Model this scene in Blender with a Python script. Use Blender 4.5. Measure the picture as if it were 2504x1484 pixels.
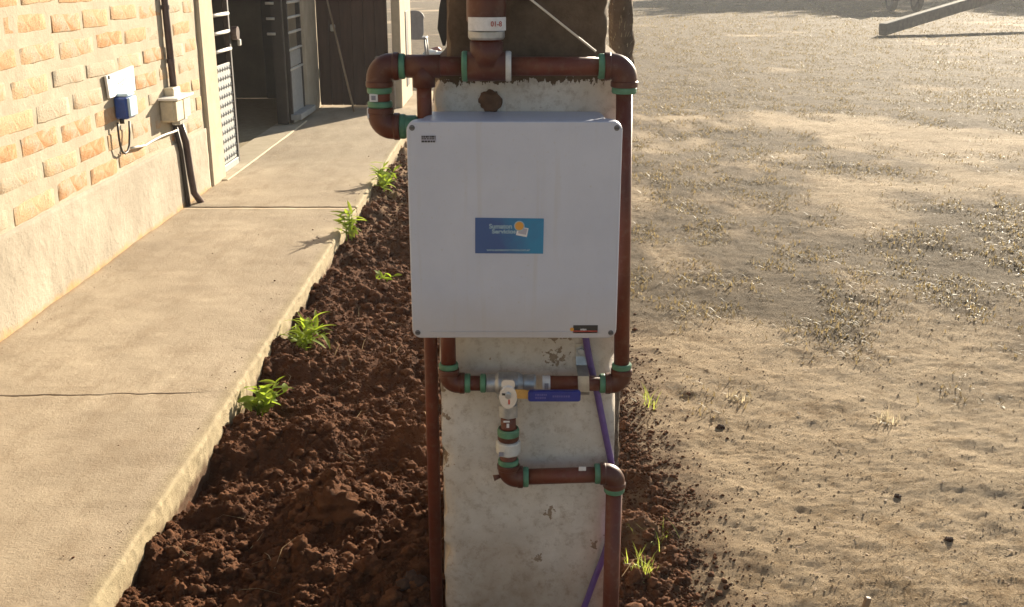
import bpy, math, random
import numpy as np
from mathutils import Vector, Matrix

# ------------------------------------------------------------------ camera, sky, sun, exposure
SC = bpy.context.scene
COL = SC.collection
for o in list(bpy.data.objects):
    bpy.data.objects.remove(o)
R = math.radians
F_PX, PITCH, YAW, EYE = 2600.0, math.atan(829 / 2600.0), 0.0037, 1.6   # focal length in units of a 2504-wide picture
cam = bpy.data.cameras.new('camera')
cam.sensor_width = 36.0
cam.lens = 36.0 * F_PX / 2504.0
cam.clip_start, cam.clip_end = 0.05, 600.0
cam_o = bpy.data.objects.new('camera', cam)
COL.objects.link(cam_o)
cam_o.location = (0, 0, EYE)
cam_o.rotation_euler = (math.pi / 2 - PITCH, 0, YAW)
SC.camera = cam_o

SUN_EL, SUN_AZ = R(15.5), R(27.0)      # azimuth measured from +Y (away from the camera) towards +X
w = bpy.data.worlds.new('World')
SC.world = w
w.use_nodes = True
nt = w.node_tree
nt.nodes.clear()
wo = nt.nodes.new('ShaderNodeOutputWorld')
bg = nt.nodes.new('ShaderNodeBackground')
sky = nt.nodes.new('ShaderNodeTexSky')
sky.sky_type = 'NISHITA'
sky.sun_disc = False
sky.sun_elevation = SUN_EL
sky.sun_rotation = SUN_AZ
sky.dust_density = 0.6
bg.inputs['Strength'].default_value = 0.05
nt.links.new(sky.outputs[0], bg.inputs[0])
nt.links.new(bg.outputs[0], wo.inputs[0])

S_DIR = Vector((math.cos(SUN_EL) * math.sin(SUN_AZ), math.cos(SUN_EL) * math.cos(SUN_AZ), math.sin(SUN_EL)))
sl = bpy.data.lights.new('sun', 'SUN')
sl.energy = 5.0
sl.angle = R(0.55)
sl.color = (1.0, 0.88, 0.68)
so = bpy.data.objects.new('sun', sl)
COL.objects.link(so)
so.rotation_euler = S_DIR.to_track_quat('Z', 'Y').to_euler()

SC.view_settings.view_transform = 'Standard'
SC.view_settings.look = 'None'
SC.view_settings.gamma = 1.0
SC.view_settings.use_curve_mapping = False
SC.view_settings.exposure = 1.62
SC.cycles.diffuse_bounces = 3

# ------------------------------------------------------------------ helpers
random.seed(7)
RNG = np.random.default_rng(11)
_F = Vector((-math.sin(YAW) * math.cos(PITCH), math.cos(YAW) * math.cos(PITCH), -math.sin(PITCH)))
_R = Vector((math.cos(YAW), math.sin(YAW), 0))
_U = _R.cross(_F)


def ray(px, py):
    return _F + _R * ((px - 1252) / F_PX) + _U * ((742 - py) / F_PX)


def at_y(px, py, Y):
    d = ray(px, py)
    return Vector((0, 0, EYE)) + d * (Y / d.y)


def at_z(px, py, Z):
    d = ray(px, py)
    return Vector((0, 0, EYE)) + d * ((Z - EYE) / d.z)


def at_x(px, py, X):
    d = ray(px, py)
    return Vector((0, 0, EYE)) + d * (X / d.x)


def _hash(ix, iy, seed):
    h = (ix.astype(np.int64) * 374761393 + iy.astype(np.int64) * 668265263 + seed * 974634777) & 0xFFFFFFFF
    h = ((h ^ (h >> 13)) * 1274126177) & 0xFFFFFFFF
    h = h ^ (h >> 16)
    return (h & 0xFFFFFF) / float(0xFFFFFF)


def vnoise(x, y, seed=0):
    x, y = np.asarray(x, float), np.asarray(y, float)
    ix, iy = np.floor(x), np.floor(y)
    fx, fy = x - ix, y - iy
    fx, fy = fx * fx * fx * (fx * (fx * 6 - 15) + 10), fy * fy * fy * (fy * (fy * 6 - 15) + 10)
    a, b = _hash(ix, iy, seed), _hash(ix + 1, iy, seed)
    c, d = _hash(ix, iy + 1, seed), _hash(ix + 1, iy + 1, seed)
    return (a + (b - a) * fx) * (1 - fy) + (c + (d - c) * fx) * fy


def fbm(x, y, octv=4, seed=0, gain=0.5):
    s, amp, tot = 0, 1.0, 0
    for k in range(octv):
        s = s + amp * (vnoise(x * 2.03 ** k + 17.3 * k, y * 2.03 ** k - 9.1 * k, seed + k * 7) - 0.5)
        tot += amp
        amp *= gain
    return 2 * s / tot


def sstep(a, b, x):
    t = np.clip((x - a) / (b - a), 0, 1)
    return t * t * (3 - 2 * t)


def link(name, me, mat=None, parent=None, loc=None):
    o = bpy.data.objects.new(name, me)
    COL.objects.link(o)
    if mat is not None and me is not None:
        me.materials.clear()
        for m in (mat if isinstance(mat, (list, tuple)) else [mat]):
            me.materials.append(m)
    if parent is not None:
        o.parent = parent
    if loc is not None:
        o.location = loc
    return o


def tag(o, label=None, cat=None, group=None, kind=None):
    if label:
        o['label'] = label
    if cat:
        o['category'] = cat
    if group:
        o['group'] = group
    if kind:
        o['kind'] = kind
    return o


def thing(name, label, cat, loc=(0, 0, 0), group=None):
    o = bpy.data.objects.new(name, None)
    COL.objects.link(o)
    o.location = loc
    o.empty_display_size = 0.05
    return tag(o, label, cat, group)


def np_mesh(name, verts, faces_flat, loop_tot, smooth=True):
    me = bpy.data.meshes.new(name)
    n, nl, nf = len(verts), len(faces_flat), len(loop_tot)
    me.vertices.add(n)
    me.vertices.foreach_set('co', np.asarray(verts, np.float32).ravel())
    me.loops.add(nl)
    me.loops.foreach_set('vertex_index', np.asarray(faces_flat, np.int32))
    me.polygons.add(nf)
    lt = np.asarray(loop_tot, np.int32)
    me.polygons.foreach_set('loop_start', np.concatenate([[0], np.cumsum(lt)[:-1]]).astype(np.int32))
    if smooth:
        me.polygons.foreach_set('use_smooth', np.ones(nf, bool))
    me.update(calc_edges=True)
    me.validate()
    return me


def grid_mesh(name, V, smooth=True):
    """V: (ny, nx, 3)"""
    ny, nx = V.shape[:2]
    i = np.arange(ny * nx).reshape(ny, nx)
    q = np.stack([i[:-1, :-1], i[:-1, 1:], i[1:, 1:], i[1:, :-1]], -1).reshape(-1, 4)
    return np_mesh(name, V.reshape(-1, 3), q.ravel(), np.full(len(q), 4), smooth)


class MB:
    def __init__(self):
        self.v, self.f, self.s = [], [], []

    def add(self, vs, fs, smooth=False):
        b = len(self.v)
        self.v += [tuple(p) for p in vs]
        for f in fs:
            self.f.append(tuple(b + k for k in f))
            self.s.append(smooth)
        return self

    def box(self, c, s, M=None, ch=0.0):
        """chamfered box: centre c, full size s"""
        hx, hy, hz = s[0] / 2, s[1] / 2, s[2] / 2
        ch = min(ch, hx * .9, hy * .9, hz * .9)
        vs, idx = [], {}
        if ch <= 0:
            for sx in (-1, 1):
                for sy in (-1, 1):
                    for sz in (-1, 1):
                        vs.append(Vector((sx * hx, sy * hy, sz * hz)))
            fs = [(0, 1, 3, 2), (4, 6, 7, 5), (0, 4, 5, 1), (2, 3, 7, 6), (0, 2, 6, 4), (1, 5, 7, 3)]
        else:
            for sx in (-1, 1):
                for sy in (-1, 1):
                    for sz in (-1, 1):
                        for a in range(3):
                            p = [sx * (hx - ch), sy * (hy - ch), sz * (hz - ch)]
                            p[a] = (sx * hx, sy * hy, sz * hz)[a]
                            idx[(sx, sy, sz, a)] = len(vs)
                            vs.append(Vector(p))
            fs = []
            g = lambda sx, sy, sz, a: idx[(sx, sy, sz, a)]
            for a in range(3):
                b_, c_ = (a + 1) % 3, (a + 2) % 3
                for s_ in (-1, 1):
                    quad = []
                    for (p, q) in ((-1, -1), (1, -1), (1, 1), (-1, 1)):
                        k = [0, 0, 0]
                        k[a], k[b_], k[c_] = s_, p, q
                        quad.append(g(*k, a))
                    fs.append(tuple(quad if s_ > 0 else quad[::-1]))
                for p in (-1, 1):
                    for q in (-1, 1):
                        k0, k1 = [0] * 3, [0] * 3
                        k0[a], k0[b_], k0[c_] = -1, p, q
                        k1[a], k1[b_], k1[c_] = 1, p, q
                        quad = [g(*k0, b_), g(*k1, b_), g(*k1, c_), g(*k0, c_)]
                        fs.append(tuple(quad if p * q < 0 else quad[::-1]))
            for sx in (-1, 1):
                for sy in (-1, 1):
                    for sz in (-1, 1):
                        t3 = [g(sx, sy, sz, 0), g(sx, sy, sz, 1), g(sx, sy, sz, 2)]
                        fs.append(tuple(t3 if sx * sy * sz > 0 else t3[::-1]))
        c = Vector(c)
        vs = [(M @ p if M is not None else p) + c for p in vs]
        return self.add(vs, fs)

    def tube(self, pts, r, n=16, caps=True, smooth=True):
        pts = [Vector(p) for p in pts]
        rs = r if isinstance(r, (list, tuple)) else [r] * len(pts)
        vs, prev = [], None
        for i, p in enumerate(pts):
            d = (pts[min(i + 1, len(pts) - 1)] - pts[max(i - 1, 0)])
            if d.length < 1e-9:
                d = prev_d
            d.normalize()
            prev_d = d
            if prev is None:
                prev = Vector((0, 0, 1)) if abs(d.z) < .9 else Vector((0, 1, 0))
            x = (prev - d * prev.dot(d)).normalized()
            prev = x
            y = d.cross(x)
            for k in range(n):
                a = 2 * math.pi * k / n
                vs.append(p + (x * math.cos(a) + y * math.sin(a)) * rs[i])
        fs = []
        for i in range(len(pts) - 1):
            for k in range(n):
                k2 = (k + 1) % n
                fs.append((i * n + k, i * n + k2, (i + 1) * n + k2, (i + 1) * n + k))
        self.add(vs, fs, smooth)
        if caps:
            b = len(self.v) - len(vs)
            self.f.append(tuple(b + k for k in range(n))[::-1]); self.s.append(False)
            self.f.append(tuple(b + (len(pts) - 1) * n + k for k in range(n))); self.s.append(False)
        return self

    def lathe(self, origin, axis, prof, n=20):
        """prof: list of (offset along axis, radius); corners doubled for crisp edges"""
        a = Vector(axis).normalized()
        o = Vector(origin)
        for (h0, r0), (h1, r1) in zip(prof[:-1], prof[1:]):
            if h0 == h1 and r0 == r1:
                continue
            self.tube([o + a * h0, o + a * (h1 if h1 != h0 else h0 + 1e-5)], [r0, r1], n, caps=False)
        self.tube([o + a * prof[0][0], o + a * (prof[0][0] + 1e-5)], prof[0][1], n)
        self.tube([o + a * prof[-1][0], o + a * (prof[-1][0] + 1e-5)], prof[-1][1], n)
        return self

    def prism(self, outline, z0, z1, M=None, off=(0, 0, 0)):
        """2-D outline (x, z) counter-clockwise, extruded along y"""
        off = Vector(off)
        f_ = lambda p: (M @ Vector(p) if M is not None else Vector(p)) + off
        n = len(outline)
        vs = [f_((x, z0, z)) for x, z in outline] + [f_((x, z1, z)) for x, z in outline]
        fs = [tuple(range(n)), tuple(range(n, 2 * n))[::-1]]
        for k in range(n):
            k2 = (k + 1) % n
            fs.append((k, n + k, n + k2, k2))
        return self.add(vs, fs)

    def mesh(self, name):
        me = bpy.data.meshes.new(name)
        me.from_pydata(self.v, [], self.f)
        me.polygons.foreach_set('use_smooth', self.s)
        me.update()
        return me

    def build(self, name, mat, parent=None, loc=None):
        return link(name, self.mesh(name), mat, parent, loc)


def arc(c, d1, d2, a, n=7):
    """quarter bend path through corner c from c+d1*a to c+d2*a"""
    c, d1, d2 = Vector(c), Vector(d1), Vector(d2)
    o = c + d1 * a + d2 * a
    out = []
    for k in range(n + 1):
        t = math.pi / 2 * k / n
        out.append(o - d2 * a * math.cos(t) - d1 * a * math.sin(t))
    return out


def round_rect(w_, h_, r, n=5, cx=0, cz=0):
    pts = []
    for (sx, sz, a0) in ((1, 1, 0), (-1, 1, 90), (-1, -1, 180), (1, -1, 270)):
        for k in range(n + 1):
            a = R(a0 + 90 * k / n)
            pts.append((cx + sx * (w_ / 2 - r) + r * math.cos(a), cz + sz * (h_ / 2 - r) + r * math.sin(a)))
    return pts


# ------------------------------------------------------------------ materials
def mat(name, col, rough=0.7, var=0.0, scale=20.0, col2=None, bump=0.0, bscale=60.0, metal=0.0, spec=0.5, coat=0.0, detail=6.0, thr=None, bdist=0.01):
    m = bpy.data.materials.new(name)
    m.use_nodes = True
    t = m.node_tree
    b = t.nodes['Principled BSDF']
    b.inputs['Roughness'].default_value = rough
    b.inputs['Metallic'].default_value = metal
    b.inputs['Specular IOR Level'].default_value = spec
    b.inputs['Coat Weight'].default_value = coat
    co = t.nodes.new('ShaderNodeTexCoord')
    if var > 0 or col2 is not None:
        n = t.nodes.new('ShaderNodeTexNoise')
        n.inputs['Scale'].default_value = scale
        n.inputs['Detail'].default_value = detail
        n.inputs['Roughness'].default_value = 0.62
        t.links.new(co.outputs['Object'], n.inputs['Vector'])
        rp = t.nodes.new('ShaderNodeValToRGB')
        lo, hi = thr if thr else (0.3, 0.7)
        rp.color_ramp.elements[0].position, rp.color_ramp.elements[1].position = lo, hi
        c2 = col2 if col2 is not None else tuple(max(0, c * (1 - var)) for c in col)
        rp.color_ramp.elements[0].color = (*c2, 1)
        rp.color_ramp.elements[1].color = (*col, 1)
        t.links.new(n.outputs['Fac'], rp.inputs['Fac'])
        t.links.new(rp.outputs['Color'], b.inputs['Base Color'])
    else:
        b.inputs['Base Color'].default_value = (*col, 1)
    if bump > 0:
        n2 = t.nodes.new('ShaderNodeTexNoise')
        n2.inputs['Scale'].default_value = bscale
        n2.inputs['Detail'].default_value = 8
        n2.inputs['Roughness'].default_value = 0.65
        t.links.new(co.outputs['Object'], n2.inputs['Vector'])
        bp = t.nodes.new('ShaderNodeBump')
        bp.inputs['Strength'].default_value = bump
        bp.inputs['Distance'].default_value = bdist
        t.links.new(n2.outputs['Fac'], bp.inputs['Height'])
        t.links.new(bp.outputs['Normal'], b.inputs['Normal'])
    return m


class NB:
    """tiny node-building helper"""
    def __init__(self, m):
        self.t = m.node_tree
        self.b = self.t.nodes['Principled BSDF']
        self.co = self.t.nodes.new('ShaderNodeTexCoord').outputs['Object']

    def noise(self, scale, detail=6, rough=.6, vec=None, dist=0.0):
        n = self.t.nodes.new('ShaderNodeTexNoise')
        n.inputs['Scale'].default_value = scale
        n.inputs['Detail'].default_value = detail
        n.inputs['Roughness'].default_value = rough
        n.inputs['Distortion'].default_value = dist
        self.t.links.new(vec if vec is not None else self.co, n.inputs['Vector'])
        return n.outputs['Fac']

    def mapping(self, scale=(1, 1, 1), loc=(0, 0, 0), vec=None):
        n = self.t.nodes.new('ShaderNodeMapping')
        n.inputs['Scale'].default_value = scale
        n.inputs['Location'].default_value = loc
        self.t.links.new(vec if vec is not None else self.co, n.inputs['Vector'])
        return n.outputs[0]

    def ramp(self, fac, lo, hi, c0=(0, 0, 0), c1=(1, 1, 1)):
        n = self.t.nodes.new('ShaderNodeValToRGB')
        e = n.color_ramp.elements
        e[0].position, e[1].position = lo, hi
        e[0].color, e[1].color = (*c0, 1), (*c1, 1)
        self.t.links.new(fac, n.inputs['Fac'])
        return n.outputs['Color']

    def mix(self, fac, a, b, mode='MIX'):
        n = self.t.nodes.new('ShaderNodeMix')
        n.data_type = 'RGBA'
        n.blend_type = mode
        for sock, val in ((n.inputs['Factor'], fac), (n.inputs[6], a), (n.inputs[7], b)):
            if isinstance(val, (int, float)):
                sock.default_value = val
            elif isinstance(val, tuple):
                sock.default_value = (*val, 1)
            else:
                self.t.links.new(val, sock)
        return n.outputs[2]

    def math(self, op, a, b=0.0, c=None):
        n = self.t.nodes.new('ShaderNodeMath')
        n.operation = op
        for k, val in enumerate((a, b) if c is None else (a, b, c)):
            if isinstance(val, (int, float)):
                n.inputs[k].default_value = val
            else:
                self.t.links.new(val, n.inputs[k])
        return n.outputs[0]

    def sep(self, vec=None):
        n = self.t.nodes.new('ShaderNodeSeparateXYZ')
        self.t.links.new(vec if vec is not None else self.co, n.inputs[0])
        return n.outputs

    def attr(self, name):
        n = self.t.nodes.new('ShaderNodeAttribute')
        n.attribute_name = name
        return n

    def rand(self):
        return self.t.nodes.new('ShaderNodeObjectInfo').outputs['Random']

    def color(self, c):
        self.t.links.new(c, self.b.inputs['Base Color'])

    def bump(self, h, strength, dist=0.01, prev=None):
        n = self.t.nodes.new('ShaderNodeBump')
        n.inputs['Strength'].default_value = strength
        n.inputs['Distance'].default_value = dist
        self.t.links.new(h, n.inputs['Height'])
        if prev is not None:
            self.t.links.new(prev, n.inputs['Normal'])
        self.t.links.new(n.outputs[0], self.b.inputs['Normal'])
        return n.outputs[0]

    def voro(self, scale, feature='F1', vec=None):
        n = self.t.nodes.new('ShaderNodeTexVoronoi')
        n.feature = feature
        n.inputs['Scale'].default_value = scale
        self.t.links.new(vec if vec is not None else self.co, n.inputs['Vector'])
        return n.outputs['Distance']


def blank(name, rough=.8, spec=.3):
    m = bpy.data.materials.new(name)
    m.use_nodes = True
    b = m.node_tree.nodes['Principled BSDF']
    b.inputs['Roughness'].default_value = rough
    b.inputs['Specular IOR Level'].default_value = spec
    return m, NB(m)


# brown polypropylene pipe and its green weld collars
M_pipe, nb = blank('brown pipe plastic', .52, .4)
c = nb.ramp(nb.noise(9, 5), .3, .7, (.085, .018, .009), (.15, .034, .016))
c = nb.mix(nb.math('MULTIPLY', nb.ramp(nb.noise(55, 6), .52, .8), .5), c, (.20, .12, .085))
nb.color(c)
nb.bump(nb.noise(140, 3), .12, .004)
M_fit, nb = blank('dark brown fitting plastic', .45, .4)
c = nb.ramp(nb.noise(14, 5), .3, .7, (.062, .016, .009), (.105, .028, .015))
c = nb.mix(nb.math('MULTIPLY', nb.ramp(nb.noise(70, 6), .55, .85), .5), c, (.18, .12, .09))
nb.color(c)
M_green = mat('green collar plastic', (.10, .27, .16), .5, .5, 40, bump=.1, bscale=120)
M_galv = mat('galvanised metal', (.52, .52, .50), .38, .35, 40, metal=.75, bump=.08, bscale=200)
M_nickel = mat('dull nickel brass', (.44, .46, .49), .40, .35, 60, metal=.5, bump=.08, bscale=150)
M_chrome = mat('chrome handle cap', (.72, .74, .78), .25, .12, 60, metal=.55)
M_brass = mat('yellow zinc lever', (.62, .42, .16), .35, .25, 60, metal=.8)
M_blue = mat('blue vinyl grip', (.012, .028, .27), .42, .3, 50)
M_purple = mat('purple hose rubber', (.12, .065, .26), .5, .35, 45, bump=.1, bscale=200)
M_whitepl = mat('white union plastic', (.62, .62, .60), .4, .25, 60)
M_paper = mat('white paper sticker', (.70, .70, .72), .6, .2, 90)
M_paper2 = mat('grey print', (.26, .26, .32), .6, .3, 120)
M_red = mat('red print', (.45, .06, .04), .6)
M_black = mat('black print', (.02, .018, .02), .5)
M_screw = mat('grey screw', (.16, .16, .18), .4, .4, 200, metal=.4)

# enclosure plastic
M_encl, nb = blank('white enclosure plastic', .42, .5)
c = nb.ramp(nb.noise(7, 5), .3, .7, (.445, .475, .575), (.505, .535, .635))
c = nb.mix(nb.ramp(nb.noise(160, 4), .62, .8), c, (.38, .36, .33))
strk = nb.noise(38, 5, .65, nb.mapping((1, 1, .05)))
c = nb.mix(nb.math('MULTIPLY', nb.ramp(strk, .55, .78), .35), c, (.40, .37, .33))
sz = nb.math('ADD', nb.sep()[2], nb.math('MULTIPLY', nb.noise(12, 6, .7), .10))
c = nb.mix(nb.math('MULTIPLY', nb.ramp(sz, .05, .16, (1, 1, 1), (0, 0, 0)), .45), c, (.42, .35, .27))
nb.color(c)
nb.bump(nb.noise(420, 3), .06, .002)

# blue printed sticker
M_sblue, nb = blank('blue sticker print', .35, .5)
s = nb.sep()
g = nb.math('ADD', nb.math('MULTIPLY', s[0], 5.0), nb.noise(14, 3))
c = nb.ramp(g, .30, .75, (.030, .085, .26), (.012, .20, .40))
nb.color(c)
M_sglow = mat('pale blue print', (.28, .42, .52), .4)
M_sorange = mat('orange print', (.62, .30, .05), .4)
M_swhite = mat('white print', (.66, .66, .68), .4)
M_sgrey = mat('grey blue print', (.36, .36, .44), .4)

# pillar: limewash over cement, flaked, bare and mossy above a ragged line
CHIPS = [(.085, .812, .046), (.118, .80, .022), (.090, .745, .036), (.035, .80, .012), (.080, .35, .026), (-.168, .68, .030), (-.170, .60, .026), (-.172, .48, .032), (.236, .30, .03), (.05, .22, .02), (.19, .26, .018), (.165, .535, .006), (-.06, .74, .006)]
M_pillar, nb = blank('limewashed cement', .88, .2)
s = nb.sep()
n1 = nb.noise(22, 7, .7)
wash = nb.ramp(nb.noise(6, 6, .65), .3, .72, (.48, .44, .39), (.68, .64, .59))
wash = nb.mix(nb.ramp(nb.noise(2.5, 5), .45, .7), wash, (.50, .42, .335), 'MIX')
wash = nb.mix(nb.ramp(nb.noise(40, 8, .8), .5, .75), wash, (.31, .245, .19), 'MIX')
bare = nb.ramp(nb.noise(18, 7, .7), .3, .7, (.070, .045, .028), (.15, .105, .07))
ledge = nb.math('ADD', s[2], nb.math('MULTIPLY', nb.math('SUBTRACT', nb.noise(34, 5, .7), .5), .07))
ledge = nb.math('ADD', ledge, nb.math('MULTIPLY', nb.math('SUBTRACT', nb.noise(90, 3, .7, nb.mapping((1, 1, .12))), .5), .05))
fac = nb.ramp(ledge, .0, 1.0)
top = nb.math('GREATER_THAN', ledge, 1.365)
chips = None
for (cx, cz, cr) in CHIPS:
    dx = nb.math('SUBTRACT', s[0], cx)
    dz = nb.math('SUBTRACT', s[2], cz)
    d = nb.math('SQRT', nb.math('ADD', nb.math('MULTIPLY', dx, dx), nb.math('MULTIPLY', dz, dz)))
    d = nb.math('ADD', d, nb.math('MULTIPLY', nb.math('SUBTRACT', nb.noise(75, 4, .6), .5), cr * 3.4))
    k = nb.math('LESS_THAN', d, cr * .42)
    chips = k if chips is None else nb.math('MAXIMUM', chips, k)
low = nb.ramp(nb.math('ADD', s[2], nb.math('MULTIPLY', nb.noise(9, 5), .5)), .18, .62, (.55, .40, .28), (1, 1, 1))
wash = nb.mix(1.0, wash, low, 'MULTIPLY')
wash = nb.mix(nb.ramp(nb.noise(130, 5, .7), .63, .74), wash, (.33, .26, .20))
c = nb.mix(top, wash, bare)
c = nb.mix(nb.math('MULTIPLY', chips, .9), c, nb.ramp(nb.noise(60, 5, .7), .3, .65, (.13, .09, .06), (.30, .22, .15)))
nb.color(c)
pv = nb.bump(nb.noise(30, 8, .7), .35, .012)
nb.bump(nb.math('SUBTRACT', 1.0, nb.math('MAXIMUM', top, chips)), .5, .003, pv)

# brick wall
M_mortar, nb = blank('smeared mortar', .92, .15)
c = nb.ramp(nb.noise(5, 7, .65), .3, .7, (.36, .305, .225), (.47, .405, .31))
c = nb.mix(nb.ramp(nb.noise(60, 6, .7), .62, .8), c, (.34, .26, .17))
nb.color(c)
nb.bump(nb.noise(38, 9, .7), .5, .010)
M_brick, nb = blank('hand made brick', .9, .15)
rnd = nb.rand()
c = nb.ramp(rnd, 0, 1, (.44, .225, .10), (.52, .36, .215))
c = nb.mix(nb.ramp(nb.noise(26, 6, .7), .45, .75), c, (.57, .415, .26))
c = nb.mix(nb.ramp(nb.noise(48, 6, .7), .64, .78), c, (.40, .20, .09))
smear = nb.math('ADD', nb.noise(9, 7, .75), nb.math('MULTIPLY', nb.math('FRACT', nb.math('MULTIPLY', rnd, 7.3)), .34))
c = nb.mix(nb.ramp(smear, .60, .76), c, (.44, .37, .275))
nb.color(c)
nb.bump(nb.noise(45, 9, .72), .8, .012)
M_plinth, nb = blank('cement render', .92, .15)
c = nb.ramp(nb.noise(3.2, 7, .65), .3, .7, (.31, .265, .205), (.45, .39, .31))
c = nb.mix(nb.ramp(nb.noise(70, 5, .7), .62, .78), c, (.22, .17, .12))
c = nb.mix(nb.ramp(nb.math('ADD', nb.sep()[2], nb.math('MULTIPLY', nb.noise(7, 5), .12)), .20, .24, (1, 1, 1), (0, 0, 0)), c, (.46, .29, .13))
nb.color(c)
nb.bump(nb.noise(24, 9, .7), .6, .012)
M_conc, nb = blank('pale cast concrete', .9, .15)
c = nb.ramp(nb.noise(6, 7, .65), .3, .7, (.42, .35, .25), (.54, .46, .34))
nb.color(c)
nb.bump(nb.noise(40, 8, .7), .4, .008)

# sidewalk
M_walk, nb = blank('worn cement sidewalk', .9, .2)
s = nb.sep()
c = nb.ramp(nb.noise(1.7, 7, .62), .3, .7, (.33, .26, .185), (.48, .39, .282))
c = nb.mix(nb.ramp(nb.noise(5, 6, .7, nb.mapping((1.5, .5, 1))), .48, .68), c, (.33, .255, .175))
c = nb.mix(nb.ramp(nb.noise(90, 6, .75), .58, .75), c, (.19, .14, .095))
c = nb.mix(nb.ramp(nb.noise(240, 3, .7), .64, .74), c, (.13, .10, .07))
edge = nb.math('ADD', s[0], nb.math('MULTIPLY', nb.noise(9, 5), .05))
c = nb.mix(nb.ramp(nb.math('ADD', edge, 1.0), 0.0, .0001), c, c)
em = nb.ramp(nb.math('MULTIPLY', nb.math('ADD', edge, 1.03), 10.0), .0, .5)
c = nb.mix(em, c, nb.ramp(nb.noise(16, 7, .7), .3, .7, (.30, .235, .145), (.42, .345, .22)))
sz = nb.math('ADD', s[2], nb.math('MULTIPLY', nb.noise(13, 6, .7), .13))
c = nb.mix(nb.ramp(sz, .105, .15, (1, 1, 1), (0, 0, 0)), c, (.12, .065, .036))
crk = nb.attr('crack').outputs['Fac']
c = nb.mix(nb.math('MULTIPLY', crk, .75), c, (.10, .075, .05))
wallside = nb.ramp(nb.math('MULTIPLY', nb.math('ADD', edge, 2.03), -8.0), .0, .5)
c = nb.mix(wallside, c, (.36, .22, .10))
nb.color(c)
pv = nb.bump(nb.noise(55, 9, .72), .5, .006)
nb.bump(nb.noise(150, 6, .75), .6, .005, pv)

# soil and yard
M_soil, nb = blank('freshly dug red brown soil', .95, .1)
c = nb.ramp(nb.noise(9, 8, .7), .3, .7, (.046, .0165, .0075), (.135, .055, .025))
c = nb.mix(nb.ramp(nb.noise(2.0, 5), .5, .8), c, (.11, .050, .026), 'MIX')
dry = nb.attr('dry').outputs['Fac']
c = nb.mix(nb.math('MULTIPLY', dry, .85), c, nb.ramp(nb.noise(20, 6), .3, .7, (.24, .15, .085), (.34, .23, .13)))
nb.color(c)
nb.bump(nb.noise(85, 9, .75), .9, .012)
M_clod, nb = blank('soil clod', .95, .1)
c = nb.ramp(nb.noise(16, 6, .7), .25, .75, (.052, .020, .0095), (.17, .076, .037))
nb.color(c)
nb.bump(nb.noise(120, 6, .75), .8, .008)
M_yard, nb = blank('trodden dry earth', .93, .15)
c = nb.ramp(nb.noise(.9, 8, .65), .3, .7, (.45, .325, .20), (.61, .465, .305))
c = nb.mix(nb.ramp(nb.noise(5, 9, .75), .5, .66), c, (.31, .205, .105))
c = nb.mix(nb.ramp(nb.noise(120, 5, .75), .58, .74), c, (.16, .10, .06))
c = nb.mix(nb.ramp(nb.noise(75, 5, .75), .62, .76), c, (.50, .40, .27))
pt = nb.attr('patch').outputs['Fac']
c = nb.mix(nb.math('MULTIPLY', pt, .9), c, nb.ramp(nb.noise(6, 8, .7), .35, .7, (.082, .056, .031), (.20, .143, .085)))  # ground tinted darker for duff and for the shadow among grass blades
dk = nb.attr('dug').outputs['Fac']
c = nb.mix(dk, c, nb.ramp(nb.noise(14, 7, .7), .3, .7, (.095, .046, .022), (.24, .145, .075)))
nb.color(c)
pv = nb.bump(nb.noise(34, 12, .82), 1.0, .030)
nb.bump(nb.noise(170, 6, .8), .9, .008, pv)
M_stone = mat('dusty crumb', (.46, .34, .21), .9, .55, 3, bump=.3, bscale=80)
M_darkstone = mat('dark clod', (.07, .035, .022), .95, .5, 40, bump=.6, bscale=80)


def leafmat(name, c0, c1, trans, rough=.45, spec=.5):
    m = bpy.data.materials.new(name)
    m.use_nodes = True
    t = m.node_tree
    b = t.nodes['Principled BSDF']
    b.inputs['Roughness'].default_value = rough
    b.inputs['Specular IOR Level'].default_value = spec
    o = t.nodes['Material Output']
    n = NB(m)
    col = n.ramp(n.noise(12, 4), .3, .7, c0, c1)
    n.color(col)
    tr = t.nodes.new('ShaderNodeBsdfTranslucent')
    t.links.new(n.mix(1.0, col, trans, 'MULTIPLY'), tr.inputs['Color'])
    mx = t.nodes.new('ShaderNodeMixShader')
    mx.inputs[0].default_value = .55
    t.links.new(b.outputs[0], mx.inputs[1])
    t.links.new(tr.outputs[0], mx.inputs[2])
    t.links.new(mx.outputs[0], o.inputs['Surface'])
    return m


M_leaf = leafmat('fresh green leaf', (.16, .22, .034), (.27, .33, .058), (1.8, 1.8, 1.0), .6, .12)
M_leaf2 = leafmat('young grass blade', (.20, .23, .05), (.30, .31, .08), (1.8, 1.9, 1.2))
M_straw = leafmat('dead straw', (.27, .23, .16), (.55, .48, .35), (1.2, 1.15, 1.05), .5, .35)
M_straw3 = leafmat('flattened straw', (.26, .195, .12), (.46, .36, .24), (.9, .85, .8), .85, .05)
M_straw2 = leafmat('short grey green grass', (.15, .118, .062), (.29, .225, .13), (1.2, 1.15, .9), .6, .2)
M_treeleaf = leafmat('tree leaf', (.04, .06, .02), (.07, .10, .03), (1.5, 1.7, .8))
M_bark = mat('rough bark', (.10, .070, .048), .95, .5, 30, bump=1.0, bscale=40, bdist=.02)
M_post = mat('weathered rough post', (.17, .125, .09), .9, .5, 25, bump=1.0, bscale=60, bdist=.015)
M_cable_w = mat('white cable', (.62, .58, .50), .5)
M_cable_b = mat('black cable', (.03, .022, .018), .5)
M_socket = mat('blue socket plastic', (.025, .085, .38), .35, .3, 40)
M_socketcap = mat('pale cap and sunlit lid tone', (.50, .66, .78), .35)
M_jbox = mat('cream junction box', (.66, .58, .42), .5, .25, 30)
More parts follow.
